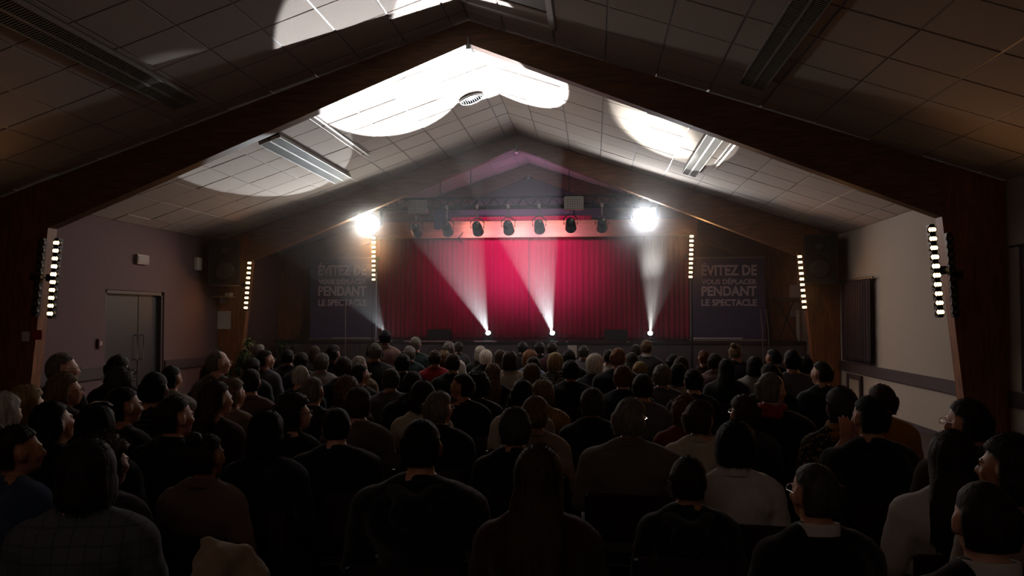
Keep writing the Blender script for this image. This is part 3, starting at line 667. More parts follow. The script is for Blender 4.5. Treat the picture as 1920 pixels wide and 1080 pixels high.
def trouser_mb(pose):
    m = MB(); i = .013
    m.ell((0, 0, .55), (.168+i, .125+i, .115))
    for s in (-1, 1):
        if pose == 'stand': m.cap((s*.088, 0, .52), (s*.097, .0, .10), .09+i, .066+i); m.cap((s*.097, 0, .10), (s*.097, -.02, -.27), .066+i, .055+i)
        else: m.cap((s*.09, .03, .535), (s*.115, .45, .50), .087+i, .062+i, 16); m.cap((s*.115, .45, .49), (s*.12, .44, .13), .062+i, .052+i, 14)
    return m
def wrinkle(me, amp, seed):
    v = arr(me); n = np.empty_like(v.ravel()); me.vertices.foreach_get('normal', n); n = n.reshape(-1, 3)
    o_ = Vector((seed*3.1, seed*1.7, 0)); d = np.array([noise.noise(Vector((p[0]*9, p[1]*9, p[2]*16+p[0]*6))+o_)+.5*noise.noise(Vector((p[0]*22, p[1]*22, p[2]*30))+o_) for p in v])
    v += n*(d*amp)[:, None]; me.vertices.foreach_set('co', v.ravel()); me.update()
PROTO = {}
def proto(kind, pose, hi, width=1.0, short=False):
    k = (kind, pose, hi, width, short)
    if k in PROTO: return PROTO[k]
    k0 = (kind, pose, hi, 1.0, short)
    if k0 not in PROTO:
        if kind == 'body': me = remesh(body_mb(pose, hi), .0085 if hi else .011, 2, .5 if hi else .16)
        elif kind == 'top': me = remesh(shirt_mb(pose, short=short), .013 if hi else .02, 4, .8 if hi else .7); wrinkle(me, .008, 1)
        else: me = remesh(trouser_mb(pose), .018, 3, .6); wrinkle(me, .008, 2)
        me.polygons.foreach_set('use_smooth', [True]*len(me.polygons)); PROTO[k0] = me
    if width != 1.0:
        me = PROTO[k0].copy(); v = arr(me); wt = 1-sstep(v[:, 2], 1.04, 1.12)
        v[:, 0] *= 1+(width-1)*wt; v[:, 1] *= 1+(width-1)*.7*wt*(v[:, 1] < .16); me.vertices.foreach_set('co', v.ravel()); me.update(); PROTO[k] = me
    return PROTO[k]
PIV = np.array([0, -.005, 1.12])
def turn(v, yaw, pitch, roll, full=False):
    w_ = np.ones(len(v)) if full else sstep(v[:, 2], 1.06, 1.15)
    r = v-PIV; a = -yaw*w_; p = -pitch*w_; q = roll*w_
    y_, z_ = r[:, 1]*np.cos(p)-r[:, 2]*np.sin(p), r[:, 1]*np.sin(p)+r[:, 2]*np.cos(p); r = np.stack([r[:, 0], y_, z_], 1)
    x_, z_ = r[:, 0]*np.cos(q)+r[:, 2]*np.sin(q), -r[:, 0]*np.sin(q)+r[:, 2]*np.cos(q); r = np.stack([x_, r[:, 1], z_], 1)
    x_, y_ = r[:, 0]*np.cos(a)-r[:, 1]*np.sin(a), r[:, 0]*np.sin(a)+r[:, 1]*np.cos(a)
    return np.stack([x_, y_, r[:, 2]], 1)+PIV
BODYC = {}
def body_mesh(pose, hi, width, yaw, pitch, roll):
    k = (pose, hi, width, round(yaw/R(8)), round(pitch/R(6)), round(roll/R(6)))
    if k not in BODYC:
        me = proto('body', pose, hi, width).copy(); me.name = 'person'; v = turn(arr(me), k[3]*R(8), k[4]*R(6), k[5]*R(6)); me.vertices.foreach_set('co', v.ravel()); me.update(); BODYC[k] = me
    return BODYC[k], (k[3]*R(8), k[4]*R(6), k[5]*R(6))

# ------------------------------------------------------------------ hair
HC_ = np.array([0, -.002, 1.24])
def hair_mesh(style, seed, hi):
    rs = np.random.RandomState(seed); rr = random.Random(seed)
    t = {'short': .010, 'crop': .006, 'med': .02, 'full': .03, 'curly': .034, 'afro': .062, 'bob': .022, 'bobfull': .032, 'long': .016, 'longfull': .026, 'bald': .004, 'bun': .012, 'pony': .010, 'cap': .014, 'balding': .008}[style]
    RX, RB, RF, RZ = .075, .094, .094, .092
    lev = []
    def cr(z, tt): return math.sqrt(max(.0004, 1-(z/(RZ+tt))**2))
    N = 26
    bottom = {'short': -.085, 'crop': -.08, 'med': -.095, 'full': -.105, 'curly': -.115, 'afro': -.10, 'bald': -.075, 'balding': -.08, 'bun': -.08, 'pony': -.08, 'cap': -.085}.get(style, -.02)
    for i in range(N+1):
        u = i/N; z = (RZ+t)*math.cos(math.acos(max(-1, min(1, bottom/(RZ+t))))*u) if abs(bottom) < RZ+t else (RZ+t)*(1-u)+bottom*u
        k = cr(z, t) if z > -.02 else 1
        if z > -.02: w_, b = (RX+t)*k, (RB+t)*k
        else:
            q = (-.02-z)/.08
            w_ = (RX+t)*(1-.22*q)-.0; b = (RB+t)*(1-.27*q*q)
            if style in ('curly', 'afro', 'full'): w_ = (RX+t)*(1-.10*q); b = (RB+t)*(1-.15*q*q)
        hl = sstep(np.array([z]), .02, .062)[0]
        front = (RF+t*.8)*k
        f = front*hl+(1-hl)*(-.008 if style in ('short', 'crop', 'med', 'bald', 'balding', 'bun', 'pony', 'cap') else .022)
        if style in ('bald', 'balding'):
            top = .045 if style == 'bald' else .062
            if z > top-.0: w_ *= .93 if z < top+.02 else .9; b *= .93 if z < top+.02 else .9
            f = min(f, .01 if z < top else .0)
            if style == 'bald': f = min(f, -.01)
        lev.append((z, w_, b, f))
    if style in ('bob', 'bobfull'):
        for z in (-.04, -.07, -.10, -.125, -.14, -.148):
            e = 1 if z > -.12 else (.92 if z > -.14 else .7 if z > -.145 else .4)
            lev.append((z, (RX+t+.006)*e, (RB+t+.004)*e, .02 if z > -.08 else .0))
    if style in ('long', 'longfull'):
        for z in (-.05, -.09, -.13, -.17, -.22, -.28, -.34, -.38, -.40):
            q = min(1, max(0, (-z-.05)/.18)); wid = RX+t+.018*q; bk = RB+t+.062*q+(.008 if z < -.2 else 0); fr = .02*(1-q)-(.10*q)
            if z < -.36: wid *= .8 if z > -.39 else .55
            lev.append((z, wid, bk, fr))
    n = 56 if hi else 30
    V = []
    part = rr.uniform(-.3, .3)
    for (z, w_, b, f) in lev:
        row = []
        for j in range(n):
            a = 2*PI*j/n; x = w_*math.sin(a); c = math.cos(a)
            if f >= 0: y = f*c if c > 0 else b*c
            else: y = (f-b)/2+(f+b)/2*c
            row.append((x, y, z))
        V.append(row)
    P = np.array(V).reshape(-1, 3)
    # surface relief: strands or curls
    ang = np.arctan2(P[:, 0], P[:, 1]); out = P.copy(); out[:, 2] *= .5; out /= np.linalg.norm(out, axis=1)[:, None]+1e-6
    if style in ('curly', 'afro'):
        fr, am = (26, .012)
        d = np.array([noise.noise(Vector(p*fr)+Vector((seed, 0, 0)))+.5*noise.noise(Vector(p*fr*2.2)+Vector((0, seed, 0))) for p in P])*am
    else:
        am = {'short': .002, 'crop': .0008, 'bald': .0006, 'balding': .001, 'cap': 0}.get(style, .0035)
        d = np.array([noise.noise(Vector((a*5+seed, a*1.3, p[2]*4)))+.4*noise.noise(Vector((a*14, seed, p[2]*9)))+(.8 if style in ('med', 'full', 'bobfull', 'longfull') else 0)*noise.noise(Vector(p*12)+Vector((seed, 3, 0))) for a, p in zip(ang, P)])*am
    d = d*np.repeat(np.clip((RZ+t-np.array([l_[0] for l_ in lev]))/.012, 0, 1)**1, n)
    P = P+out*d[:, None]
    m = MB(); rings = P.reshape(len(lev), n, 3)
    m.rings([[tuple(p) for p in r] for r in rings])
    # fine loose tufts
    cnt = {'cap': 0, 'bald': 60, 'crop': 150}.get(style, 420)*(4 if hi else 1)
    L = {'short': .009, 'crop': .004, 'curly': .022, 'afro': .022, 'full': .016, 'med': .013, 'bald': .003, 'balding': .006}.get(style, .014)
    for _ in range(cnt):
        i = rr.randrange(1, len(lev)-1); j = rr.randrange(n); p = Vector(rings[i, j]); nrm = Vector(out[i*n+j])
        if style in ('bald', 'balding') and p.z > .04: continue
        if p.y > .03 and p.z < .03: continue
        dwn = Vector((0, -.3, -1)); sd = Vector((rr.gauss(0, 1), rr.gauss(0, 1), rr.gauss(0, 1)))
        curl = style in ('curly', 'afro')
        tip = p+nrm*L*(rr.uniform(.2, 1) if curl else rr.uniform(.1, .7))+(dwn*L*1.2 if not curl and p.z < .07 else Vector((0, 0, 0)))+sd*L*(.45 if curl else .22)
        s_ = nrm.cross(tip-p)
        if s_.length < 1e-6: continue
        s_ = s_.normalized()*(.0022 if hi else .004); p = p-nrm*.003
        m.add([p-s_, p+s_, tip], [(0, 1, 2)])
    if style == 'bun': m.ell((0, -.085, .085), (.042, .042, .038), 14, 10)
    if style == 'pony':
        for k in range(9): m.cap((rr.uniform(-.01, .01), -.105, .03), (rr.uniform(-.035, .035), -.15+rr.uniform(-.01, .01), -.20+rr.uniform(-.03, .03)), .018, .006, 8)
    if style == 'cap':
        m.ell((0, .085, .045), (.07, .07, .008), 18, 8)
    m.v = [(x+HC_[0], y+HC_[1], z+HC_[2]) for x, y, z in m.v]
    return m
def set_turn(me, tr, full=True):
    v = turn(arr(me), *tr, full=full); me.vertices.foreach_set('co', v.ravel()); me.update(); return me

HAIRC = dict(black='15110f', dark='241a15', brown='3a281c', lbrown='5e4630', blond='8a7048', dblond='6e583a', grey='6a645e', lgrey='b4aca2', white='e0d8cc', red='5a2e1c', dgrey='3c3835', rblond='8a5c3c')
def hairmat(c):
    return mat('hair_'+c, HAIRC[c], .7, bump=.6, scale=60, var=.5, stretch=(1, 1, .15), spec=.18, kind='noise')
SKIN = [mat('skin_light', 'b07c64', .5, bump=.08, scale=200, var=.08, spec=.35), mat('skin_tan', '9a6a50', .5, bump=.08, scale=200, var=.08, spec=.35), mat('skin_pale', 'bf8f78', .48, bump=.08, scale=200, var=.08, spec=.4)]
# trousers
TROU = [mat('dark_jeans', '1a2030', .85, bump=.3, scale=200), mat('black_trousers', '141214', .85, bump=.3, scale=200)]
TOPC = dict(black='131214', navy='141a2c', blue='2a3a58', lblue='6a7e96', grey='57535a', lgrey='8a8684', dgrey='2c2a2e', cream='a89c8c', white='b4aeaa', red='4a0f16', burgundy='34121a', mustard='9a6414', redbrown='6e241a', brown='3a2a22', taupe='5a4e48', mauve='6a5556', green='1c2c2c', beige='8c7a68', pink='9a7c78', bright='8a1420', olive='3e3a24')
def topmat(c):
    if c == 'stripe': return mat('striped_knit', '3a3634', .9, kind='stripe', scale=11, col2='0e0d10')
    if c == 'check': return mat('checked_cloth', '484e52', .9, kind='check', scale=9, col2='3a4044')
    if c == 'floral': return mat('floral_cloth', '8a6a30', .85, kind='spots', scale=60, col2='2c1c14')
    if c == 'dfloral': return mat('dark_floral_cloth', '161214', .85, kind='spots', scale=40, col2='7a5a2c')
    if c == 'spotted': return mat('spotted_cloth', '1a1818', .85, kind='spots', scale=55, col2='a09a92')
    if c == 'knit': return mat('dark_patterned_knit', '121214', .9, kind='spots', scale=70, col2='3a3436')
    return mat('cloth_'+c, TOPC[c], .9, bump=.5, scale=260, var=.12, spec=.15, sheen=.15)
WID = {'short': .168, 'crop': .162, 'med': .188, 'full': .205, 'curly': .215, 'afro': .265, 'bob': .20, 'bobfull': .22, 'long': .19, 'longfull': .21, 'bald': .154, 'bun': .17, 'pony': .165, 'cap': .175, 'balding': .162}
TT = {'short': .010, 'crop': .006, 'med': .02, 'full': .03, 'curly': .034, 'afro': .062, 'bob': .022, 'bobfull': .032, 'long': .016, 'longfull': .026, 'bald': .0, 'bun': .012, 'pony': .010, 'cap': .014, 'balding': .004}
# chair
CH = {}
def chair_parts():
    m = MB(); m.bbox((-.21, -.2, .415), (.21, .22, .445), .014); CH['seat'] = m.mesh('seat')
    m = MB(); Mx = Matrix.Translation((0, -.215, .645)) @ Matrix.Rotation(R(8), 4, 'X'); m.bbox((-.205, -.012, -.115), (.205, .012, .115), .011, Mx); CH['backrest'] = m.mesh('backrest')
    m = MB(); m.tube([(-.2, -.19, .41), (-.2, -.215, .6), (-.2, -.235, .75)], .011, 6).tube([(.2, -.19, .41), (.2, -.215, .6), (.2, -.235, .75)], .011, 6).tube([(-.2, -.19, .405), (.2, -.19, .405)], .01, 6); CH['back_frame'] = m.mesh('back_frame')
    for i, (sx, y0_, y1_) in enumerate(((-1, -.17, -.23), (1, -.17, -.23), (-1, .19, .22), (1, .19, .22))): CH[('leg', i)] = MB().cyl((sx*.19, y0_, .41), (sx*.2, y1_, 0), .011, n=6).mesh('leg')
chair_parts()
def chair(x, y, rz, label, near):
    c = empty('stacking_chair', (x, y, 0), rz, label, 'chair', 'stacking chairs in rows across the hall')
    link('seat', CH['seat'], SEATM, c); link('backrest', CH['backrest'], SEATM, c); link('back_frame', CH['back_frame'], BLACK, c)
    for i in range(4): link('leg', CH[('leg', i)], BLACK, c)
    return c
PLIST = []
SPECS = []
def P_(*a, **k): SPECS.append([a, k, None])
def place(px, py, wpx, style, rng):
    r = ray(px, py); fwd = r[1]*math.cos(YAW)-r[0]*math.sin(YAW); r = tuple(c/fwd for c in r)
    z = F*WID[style]/wpx; h = HC+r[2]*z
    h = min(max(h, rng[0]), rng[1]); return r, (h-HC)/r[2]
def flush():
    Q = []
    for a, k, _ in SPECS:
        r, z = place(a[0], a[1], a[2], a[3], k.get('rng', (1.17, 1.41))); Q.append([r, z, z])
    for it in range(60):
        for i in range(len(Q)):
            for j in range(i):
                A, B = Q[i], Q[j]
                dx = abs(A[0][0]*A[1]-B[0][0]*B[1]); dy = A[0][1]*A[1]-B[0][1]*B[1]
                if dx < .46 and abs(dy) < .62:
                    st_ = (.62-abs(dy))*.12*(1 if (A[0][2] > B[0][2]) else -1)
                    A[1] = min(max(A[1]+st_, A[2]*.88), A[2]*1.14); B[1] = min(max(B[1]-st_, B[2]*.88), B[2]*1.14)
    for (a, k, _), q in zip(SPECS, Q): person(*a, zz=q[1], **k)
def person(px, py, wpx, style, hc, tc, A, key, pose='lap', pitch=0, roll=0, width=1.0, ex=(), rng=(1.17, 1.41), skin=None, short=False, seat=True, zz=None):
    i = len(PLIST); rs = random.Random(i*7+1)
    r = ray(px, py); fwd = r[1]*math.cos(YAW)-r[0]*math.sin(YAW)
    r = tuple(c/fwd for c in r)
    z = F*WID[style]/wpx; h = HC+r[2]*z
    if not rng[0] <= h <= rng[1]:
        h2 = min(max(h, rng[0]), rng[1]); z = (h2-HC)/r[2]; h = h2
    if zz: z = zz; h = HC+r[2]*z
    X, Y = r[0]*z, r[1]*z
    std = (1.332+TT[style]); s = h/std
    off = 0
    if pose == 'stand': s = h/(std+.37); off = .37*s
    phi = math.atan2(X, Y); yaw = R(A)+phi; by = max(-.5, min(.5, yaw*.35+rs.uniform(-.06, .06)))
    if seat: by = max(-.3, min(.3, by))
    hi = z < 4.4
    me, tr = body_mesh(pose, hi, width, yaw-by, R(pitch), R(roll))
    root = empty('person', (X, Y, off), -by, key, 'person'); root.scale = (s, s, s)
    sk = SKIN[skin if skin is not None else rs.randrange(3)]
    link('body', me, sk, root)
    t_ = link('top', proto('top', pose, hi, width, short), topmat(tc), root)
    link('trousers', proto('trousers', 'stand' if pose == 'stand' else 'sit', hi, 1.0), TROU[i % 2], root)
    hm = hair_mesh(style, i+3, hi).mesh('hair'); set_turn(hm, tr); 
    if style == 'cap': link('cap', hm, topmat('dgrey'), root, True)
    else: link('hair', hm, hairmat(hc), root, True)
    app = abs(A)
    if app > 45:
        for sx in (-1, 1):
            m = MB().ell((sx*.03, .0965, 1.2245), (.0095, .007, .0062), 8, 6).mesh('eye'); set_turn(m, tr); link('eye', m, mat('eye', '0d0a0a', .15, spec=.6, bump=.01), root, True)
    if 'glasses' in ex:
        m = MB()
        for sx in (-1, 1):
            m.tube([(sx*.031+.022*math.cos(a*PI/6), .115-abs(.0*a), 1.224+.016*math.sin(a*PI/6)) for a in range(13)], .0018, 6)
            m.tube([(sx*.053, .113, 1.228), (sx*.076, .07, 1.228), (sx*.083, .0, 1.228), (sx*.08, -.02, 1.215)], .002, 6)
        m.tube([(-.009, .115, 1.226), (0, .118, 1.23), (.009, .115, 1.226)], .0016, 6)
        g = m.mesh('glasses'); set_turn(g, tr); link('glasses', g, CHROME, root)
    if 'collar' in ex or 'wcollar' in ex:
        m = MB(); rg = []
        for z_, rr_ in ((1.078, .084), (1.1, .081), (1.12, .077), (1.122, .073), (1.08, .078)): rg.append([(rr_*1.02*math.cos(a*PI/12), -.012+rr_*math.sin(a*PI/12), z_-.012*math.sin(a*PI/12)) for a in range(24)])
        m.rings(rg, cap=False); m.build('collar', topmat('white') if 'wcollar' in ex else topmat(tc), root, True)
    else:
        m = MB(); rg = []
        for k in range(9):
            a2 = 2*PI*k/8; rg.append([((.066+.009*math.cos(a2))*math.cos(a*PI/12), -.01+(.066+.009*math.cos(a2))*math.sin(a*PI/12), 1.083+.008*math.sin(a2)-.014*math.sin(a*PI/12)) for a in range(24)])
        m.rings(rg, cap=False); m.build('neckband', topmat(tc), root, True)
    if 'hood' in ex:
        m = MB(); m.cap((-.09, -.06, 1.06), (0, -.15, 1.01), .036, .05); m.cap((.09, -.06, 1.06), (0, -.15, 1.01), .036, .05); m.ell((0, -.15, .985), (.1, .035, .07)); m.cap((-.085, -.05, 1.06), (-.05, .05, 1.05), .035, .025); m.cap((.085, -.05, 1.06), (.05, .05, 1.05), .035, .025)
        hd = remesh(m, .012, 4); wrinkle(hd, .008, 4); link('hood', hd, topmat(tc), root, True)
    if 'scarf' in ex or 'redscarf' in ex or 'fur' in ex or 'headphones' in ex and False:
        cc = 'mustard' if 'scarf' in ex else 'bright'; rr_ = .03
        m = MB()
        for ly, (zz, ro) in enumerate(((1.075, .078), (1.115, .07))): 
            rg = []
            for a in range(25): 
                a2 = a*PI/12; rg.append([((ro+.028*math.cos(b))*math.cos(a2), -.01+(ro+.028*math.cos(b))*math.sin(a2), zz+.026*math.sin(b)+.008*math.sin(a2*3+ly)) for b in [k*PI/4 for k in range(8)]])
            m.rings(rg)
        if 'fur' in ex:
            for _ in range(700):
                a2 = rs.uniform(0, 6.28); b = rs.uniform(-1, 3); c_ = Vector(((.085+.028*math.cos(b))*math.cos(a2), -.015+(.085+.028*math.cos(b))*math.sin(a2), 1.085+.03*math.sin(b))); n_ = Vector((math.cos(a2)*math.cos(b), math.sin(a2)*math.cos(b), math.sin(b))); sd = n_.cross(Vector((0, 0, 1))).normalized()*.004
                m.add([c_-sd, c_+sd, c_+n_*.035+Vector((0, 0, rs.uniform(-.015, .01)))], [(0, 1, 2)])
        m.build('fur_collar' if 'fur' in ex else 'scarf', topmat('dgrey') if 'fur' in ex else topmat(cc), root, True)
    if 'headset' in ex:
        m = MB(); m.tube([(math.cos(a*PI/10)*.092, .0, 1.24+.112*math.sin(a*PI/10)) for a in range(11)], .006, 6); m.ell((.088, 0, 1.21), (.016, .03, .035)); m.ell((-.088, 0, 1.21), (.016, .03, .035)); g = m.mesh('headphones'); set_turn(g, tr); link('headphones', g, DARKP, root, True)
    if 'clip' in ex:
        m = MB().tube([(-.06, .03, 1.335), (-.02, .05, 1.352), (.03, .05, 1.35), (.065, .03, 1.332)], .006, 6); g = m.mesh('hair_clip'); set_turn(g, tr); link('hair_clip', g, CHROME, root, True)
    if seat: 
        ck = key
        for w_ in (' with ', ' in ', ', '):
            pass
        c = chair(X+0, Y, -by, 'dark chair under the '+' '.join(key.split()[:12]), hi)
    PLIST.append((X, Y, key))
    return root
# px, top y, hair width px, hair style, hair colour, clothing colour, apparent head turn, label, options
# --- nearest people
P_(165, 820, 98, 'bob', 'dark', 'check', 12, 'woman with dark bob in grey checked jacket at lower left', width=1.08)
P_(385, 812, 82, 'bun', 'dark', 'mauve', 40, 'woman with pinned-up dark hair in dusky beige sweater', ex=('collar',), width=.98)
P_(790, 785, 86, 'crop', 'black', 'black', 8, 'big man with cropped black hair in black hooded top', ex=('hood',), width=1.16)
P_(1010, 833, 100, 'long', 'brown', 'burgundy', 3, 'woman with long brown hair in dark red top, front centre', width=.98)
P_(1290, 855, 86, 'short', 'dark', 'black', 0, 'short dark-haired youth in black hooded top before the white blouse', ex=('hood',), rng=(1.1, 1.4))
P_(1528, 868, 96, 'crop', 'dgrey', 'black', -32, 'close-cropped man in glasses with grey collar, lower right', ex=('glasses', 'wcollar'), rng=(1.1, 1.4))
P_(1845, 902, 104, 'crop', 'dark', 'black', -22, 'dark-haired man with white shirt collar in bottom right corner', ex=('wcollar',), rng=(1.05, 1.4))
P_(30, 797, 88, 'bun', 'dark', 'blue', 72, 'dark-haired woman in blue sweater seen in profile at left edge')
# --- second
P_(196, 812, 62, 'curly', 'brown', 'dgrey', 48, 'curly brown-haired person just beyond the checked jacket', rng=(1.1, 1.45))
P_(500, 768, 76, 'bob', 'black', 'navy', 25, 'woman with straight black bob in navy blue sweater', width=1.02)
P_(632, 764, 66, 'crop', 'black', 'black', 2, 'black-haired broad man in black T-shirt with bare neck', width=1.16)
P_(965, 762, 62, 'med', 'dgrey', 'black', -5, 'grey-brown haired person in black left of the grey-haired man', rng=(1.15, 1.4))
P_(1182, 745, 78, 'med', 'grey', 'taupe', 20, 'large grey-haired man in glasses and grey-brown sweater', ex=('glasses', 'collar'), width=1.2)
P_(1378, 788, 76, 'full', 'black', 'white', 5, 'woman with black bob in short white blouse', ex=('collar',), width=1.02)
P_(1630, 742, 64, 'short', 'black', 'black', -32, 'black-haired man in black T-shirt holding hands to his face', pose='chin', width=1.08, short=True)
P_(1786, 806, 80, 'longfull', 'dark', 'white', -10, 'woman with long dark hair in loose white blouse', width=1.12)
P_(1896, 812, 78, 'bob', 'dark', 'beige', -70, 'dark-haired woman in pale top with face turned left at right edge', skin=1)
P_(1815, 747, 74, 'short', 'dark', 'brown', -48, 'dark-haired man in glasses and brown coat by near right post', ex=('glasses', 'collar'), width=1.1)
# --- third
P_(105, 750, 82, 'long', 'black', 'black', 60, 'long black-haired person bending head right, behind blue sweater', pitch=-14)
P_(181, 757, 58, 'long', 'black', 'black', 25, 'dark-haired woman with shiny clip on her head', ex=('clip',))
P_(326, 742, 56, 'short', 'dark', 'black', 55, 'dark-haired man in black jacket beside striped sweater', ex=('collar',), width=1.05)
P_(550, 735, 68, 'curly', 'dark', 'black', 68, 'curly dark-haired woman in glasses, face lit orange in profile', ex=('glasses',))
P_(672, 724, 60, 'med', 'brown', 'taupe', 8, 'brown-haired man in taupe sweater left of centre', width=1.06)
P_(823, 732, 58, 'med', 'grey', 'black', 30, 'grey wavy-haired man in glasses and black coat', ex=('glasses', 'collar'), width=1.05)
P_(1004, 741, 50, 'med', 'lbrown', 'beige', 15, 'light brown-haired person in cream top behind grey-brown hair', rng=(1.15, 1.42))
P_(1110, 726, 56, 'med', 'dgrey', 'black', -5, 'grey-brown-haired man in black sweater left of large grey man', ex=('collar',), width=1.06)
P_(1284, 739, 64, 'curly', 'red', 'redbrown', 10, 'red-brown curly-haired person in rust red sweater', width=1.04)
P_(1394, 739, 62, 'med', 'brown', 'dgrey', -25, 'brown-haired person in dark top behind the black bob', ex=('glasses',))
P_(1577, 724, 58, 'med', 'dgrey', 'dfloral', -12, 'grey-haired woman in yellow scarf and dark floral jacket', ex=('scarf',))
P_(1652, 720, 58, 'med', 'brown', 'mustard', -25, 'brown-haired person in mustard yellow sweater by right wall', width=1.04)
# --- fourth
P_(50, 720, 78, 'longfull', 'blond', 'black', 45, 'woman with long blond-streaked hair by the near left post')
P_(7, 735, 40, 'bob', 'lgrey', 'dgrey', 40, 'pale-haired person half hidden at the left picture edge')
P_(230, 725, 54, 'short', 'black', 'black', 65, 'man with high orange-lit forehead in front of striped sweater', skin=1)
P_(290, 697, 58, 'short', 'black', 'stripe', 12, 'black-haired man in dark striped sweater', width=1.1)
P_(403, 713, 56, 'long', 'brown', 'burgundy', 60, 'woman with long light-brown hair in burgundy top')
P_(435, 707, 46, 'med', 'dblond', 'beige', 40, 'dark blond-haired person in pale cream top')
P_(586, 706, 51, 'crop', 'grey', 'dgrey', 25, 'man with shaved grey hair in grey top', ex=('collar',), skin=0)
P_(650, 703, 46, 'curly', 'lbrown', 'brown', 20, 'tousled light brown-haired person left of centre')
P_(793, 712, 42, 'bob', 'dark', 'cream', 5, 'dark-haired person in cream top left of the grey wavy hair')
P_(894, 694, 62, 'afro', 'black', 'knit', 0, 'person with large round black hair in dark patterned knit', pose='fold', width=1.08)
P_(868, 700, 38, 'short', 'dark', 'black', -55, 'person with orange-lit cheek turned left beside round black hair', skin=1)
P_(980, 711, 34, 'short', 'black', 'cream', 5, 'black-haired person in cream top at centre')
P_(1017, 710, 46, 'full', 'dblond', 'floral', -15, 'dark blond woman in yellow-brown floral blouse', width=1.04)
P_(1445, 698, 57, 'balding', 'grey', 'black', 25, 'balding grey man with red scarf at his neck', ex=('redscarf',), width=1.12, skin=2)
P_(1312, 748, 34, 'med', 'brown', 'cream', 20, 'brown-haired child in cream top right of the rust sweater', rng=(1.1, 1.4))
# --- fifth
P_(120, 697, 58, 'bob', 'dblond', 'dgrey', 75, 'woman with blond bob and glasses in profile at left', ex=('glasses',))
P_(226, 687, 52, 'curly', 'dgrey', 'black', 30, 'grey-brown curly-haired person in front of the double door')
P_(321, 685, 44, 'short', 'dark', 'lgrey', 35, 'dark-haired man in pale grey shirt by the left wall', ex=('collar',), width=1.1)
P_(470, 691, 38, 'short', 'dark', 'mauve', 15, 'dark-haired man in mauve-grey sweater left of the bald head')
P_(564, 685, 37, 'bald', 'lgrey', 'black', 8, 'bald man with shining crown left of centre', skin=2)
P_(675, 682, 36, 'short', 'dark', 'dgrey', 48, 'dark-haired man in glasses turned right left of centre', ex=('glasses',))
P_(774, 695, 38, 'short', 'dark', 'black', 5, 'dark-haired person with fluffy fur collar', ex=('fur',), width=1.08)
P_(1168, 684, 42, 'short', 'red', 'navy', -3, 'man with short red-brown hair in broad dark navy coat', ex=('collar',), width=1.22)
P_(1272, 680, 44, 'bob', 'black', 'cream', 12, 'woman with black bob in cream sweater right of centre', width=1.04)
P_(1541, 677, 38, 'short', 'dark', 'green', -50, 'dark-haired man in dark green jacket at the second right post', width=1.1)
# --- sixth
P_(116, 661, 46, 'short', 'grey', 'black', 72, 'grey-haired man in glasses at the near left post', ex=('glasses', 'collar'))
P_(222, 665, 44, 'med', 'dark', 'black', 20, 'dark-haired person right before the double door')
P_(394, 680, 38, 'bob', 'brown', 'black', 25, 'brown-haired person behind the bald man in glasses')
P_(408, 657, 36, 'balding', 'grey', 'grey', 60, 'bald man in glasses before the bushy plant', ex=('glasses',), skin=2)
P_(473, 670, 26, 'med', 'dgrey', 'dgrey', 15, 'dark grey-haired person right of the bushy plant')
P_(497, 656, 30, 'short', 'dark', 'grey', 60, 'dark-haired man in glasses and grey sweater beside the plants', ex=('glasses',))
P_(565, 660, 28, 'med', 'dark', 'dgrey', 5, 'dark-haired person behind the shining bald head')
P_(604, 661, 25, 'med', 'grey', 'lgrey', 15, 'pale-haired person in light grey top left of centre')
P_(625, 646, 30, 'med', 'black', 'navy', 35, 'black-haired person in navy before the left banner')
P_(673, 667, 32, 'short', 'lgrey', 'beige', 40, 'light grey-haired man left of centre before the cap wearer')
P_(703, 643, 30, 'balding', 'grey', 'dgrey', 0, 'balding man in headphones before the left banner', ex=('headset',), width=1.2)
P_(722, 618, 30, 'cap', 'dark', 'pink', 0, 'standing person in cap and pale pink shirt before the curtain', pose='stand', seat=False, rng=(1.4, 1.75))
P_(768, 648, 26, 'med', 'grey', 'green', 10, 'grey-haired person in dark green, second before the curtain left')
P_(779, 631, 22, 'short', 'grey', 'green', 15, 'grey-haired person farthest forward on the left of the curtain')
P_(755, 662, 32, 'med', 'black', 'black', 0, 'black-haired person in black before the curtain left side')
P_(832, 656, 30, 'curly', 'dblond', 'beige', 5, 'curly blond-grey woman in beige top')
P_(850, 662, 30, 'short', 'brown', 'black', 5, 'short brown-haired man in black right of curly blond hair', width=1.06)
P_(842, 640, 26, 'short', 'grey', 'white', 15, 'grey-haired person in white behind the brown-haired man')
P_(816, 656, 18, 'short', 'brown', 'bright', 5, 'brown-haired child in bright red top')
P_(901, 648, 26, 'bob', 'lgrey', 'black', 5, 'grey bob-haired woman left of the white-haired one')
P_(911, 655, 31, 'full', 'white', 'black', 8, 'white-haired person in black at centre')
P_(924, 680, 30, 'long', 'dblond', 'black', 3, 'woman with long dark blond hair in black at centre')
P_(938, 655, 20, 'long', 'brown', 'brown', 5, 'long brown-haired person right of the white hair')
P_(956, 657, 26, 'bob', 'brown', 'cream', 10, 'brown-haired woman in cream jacket at centre')
P_(994, 655, 36, 'full', 'rblond', 'lblue', 25, 'reddish blond person in light blue top')
P_(997, 680, 32, 'long', 'lbrown', 'black', 0, 'straight light-brown-haired woman behind the reddish blond hair')
P_(1041, 660, 36, 'full', 'blond', 'spotted', 15, 'blond-streaked woman in black and white spotted blouse')
P_(1067, 654, 28, 'med', 'dark', 'black', 5, 'dark-haired person in black beside the spotted blouse', width=1.15)
P_(1070, 674, 34, 'med', 'black', 'black', 0, 'black-haired person in black coat behind the spotted blouse', width=1.15)
P_(980, 640, 22, 'med', 'black', 'black', 0, 'black-haired person before the third floor light')
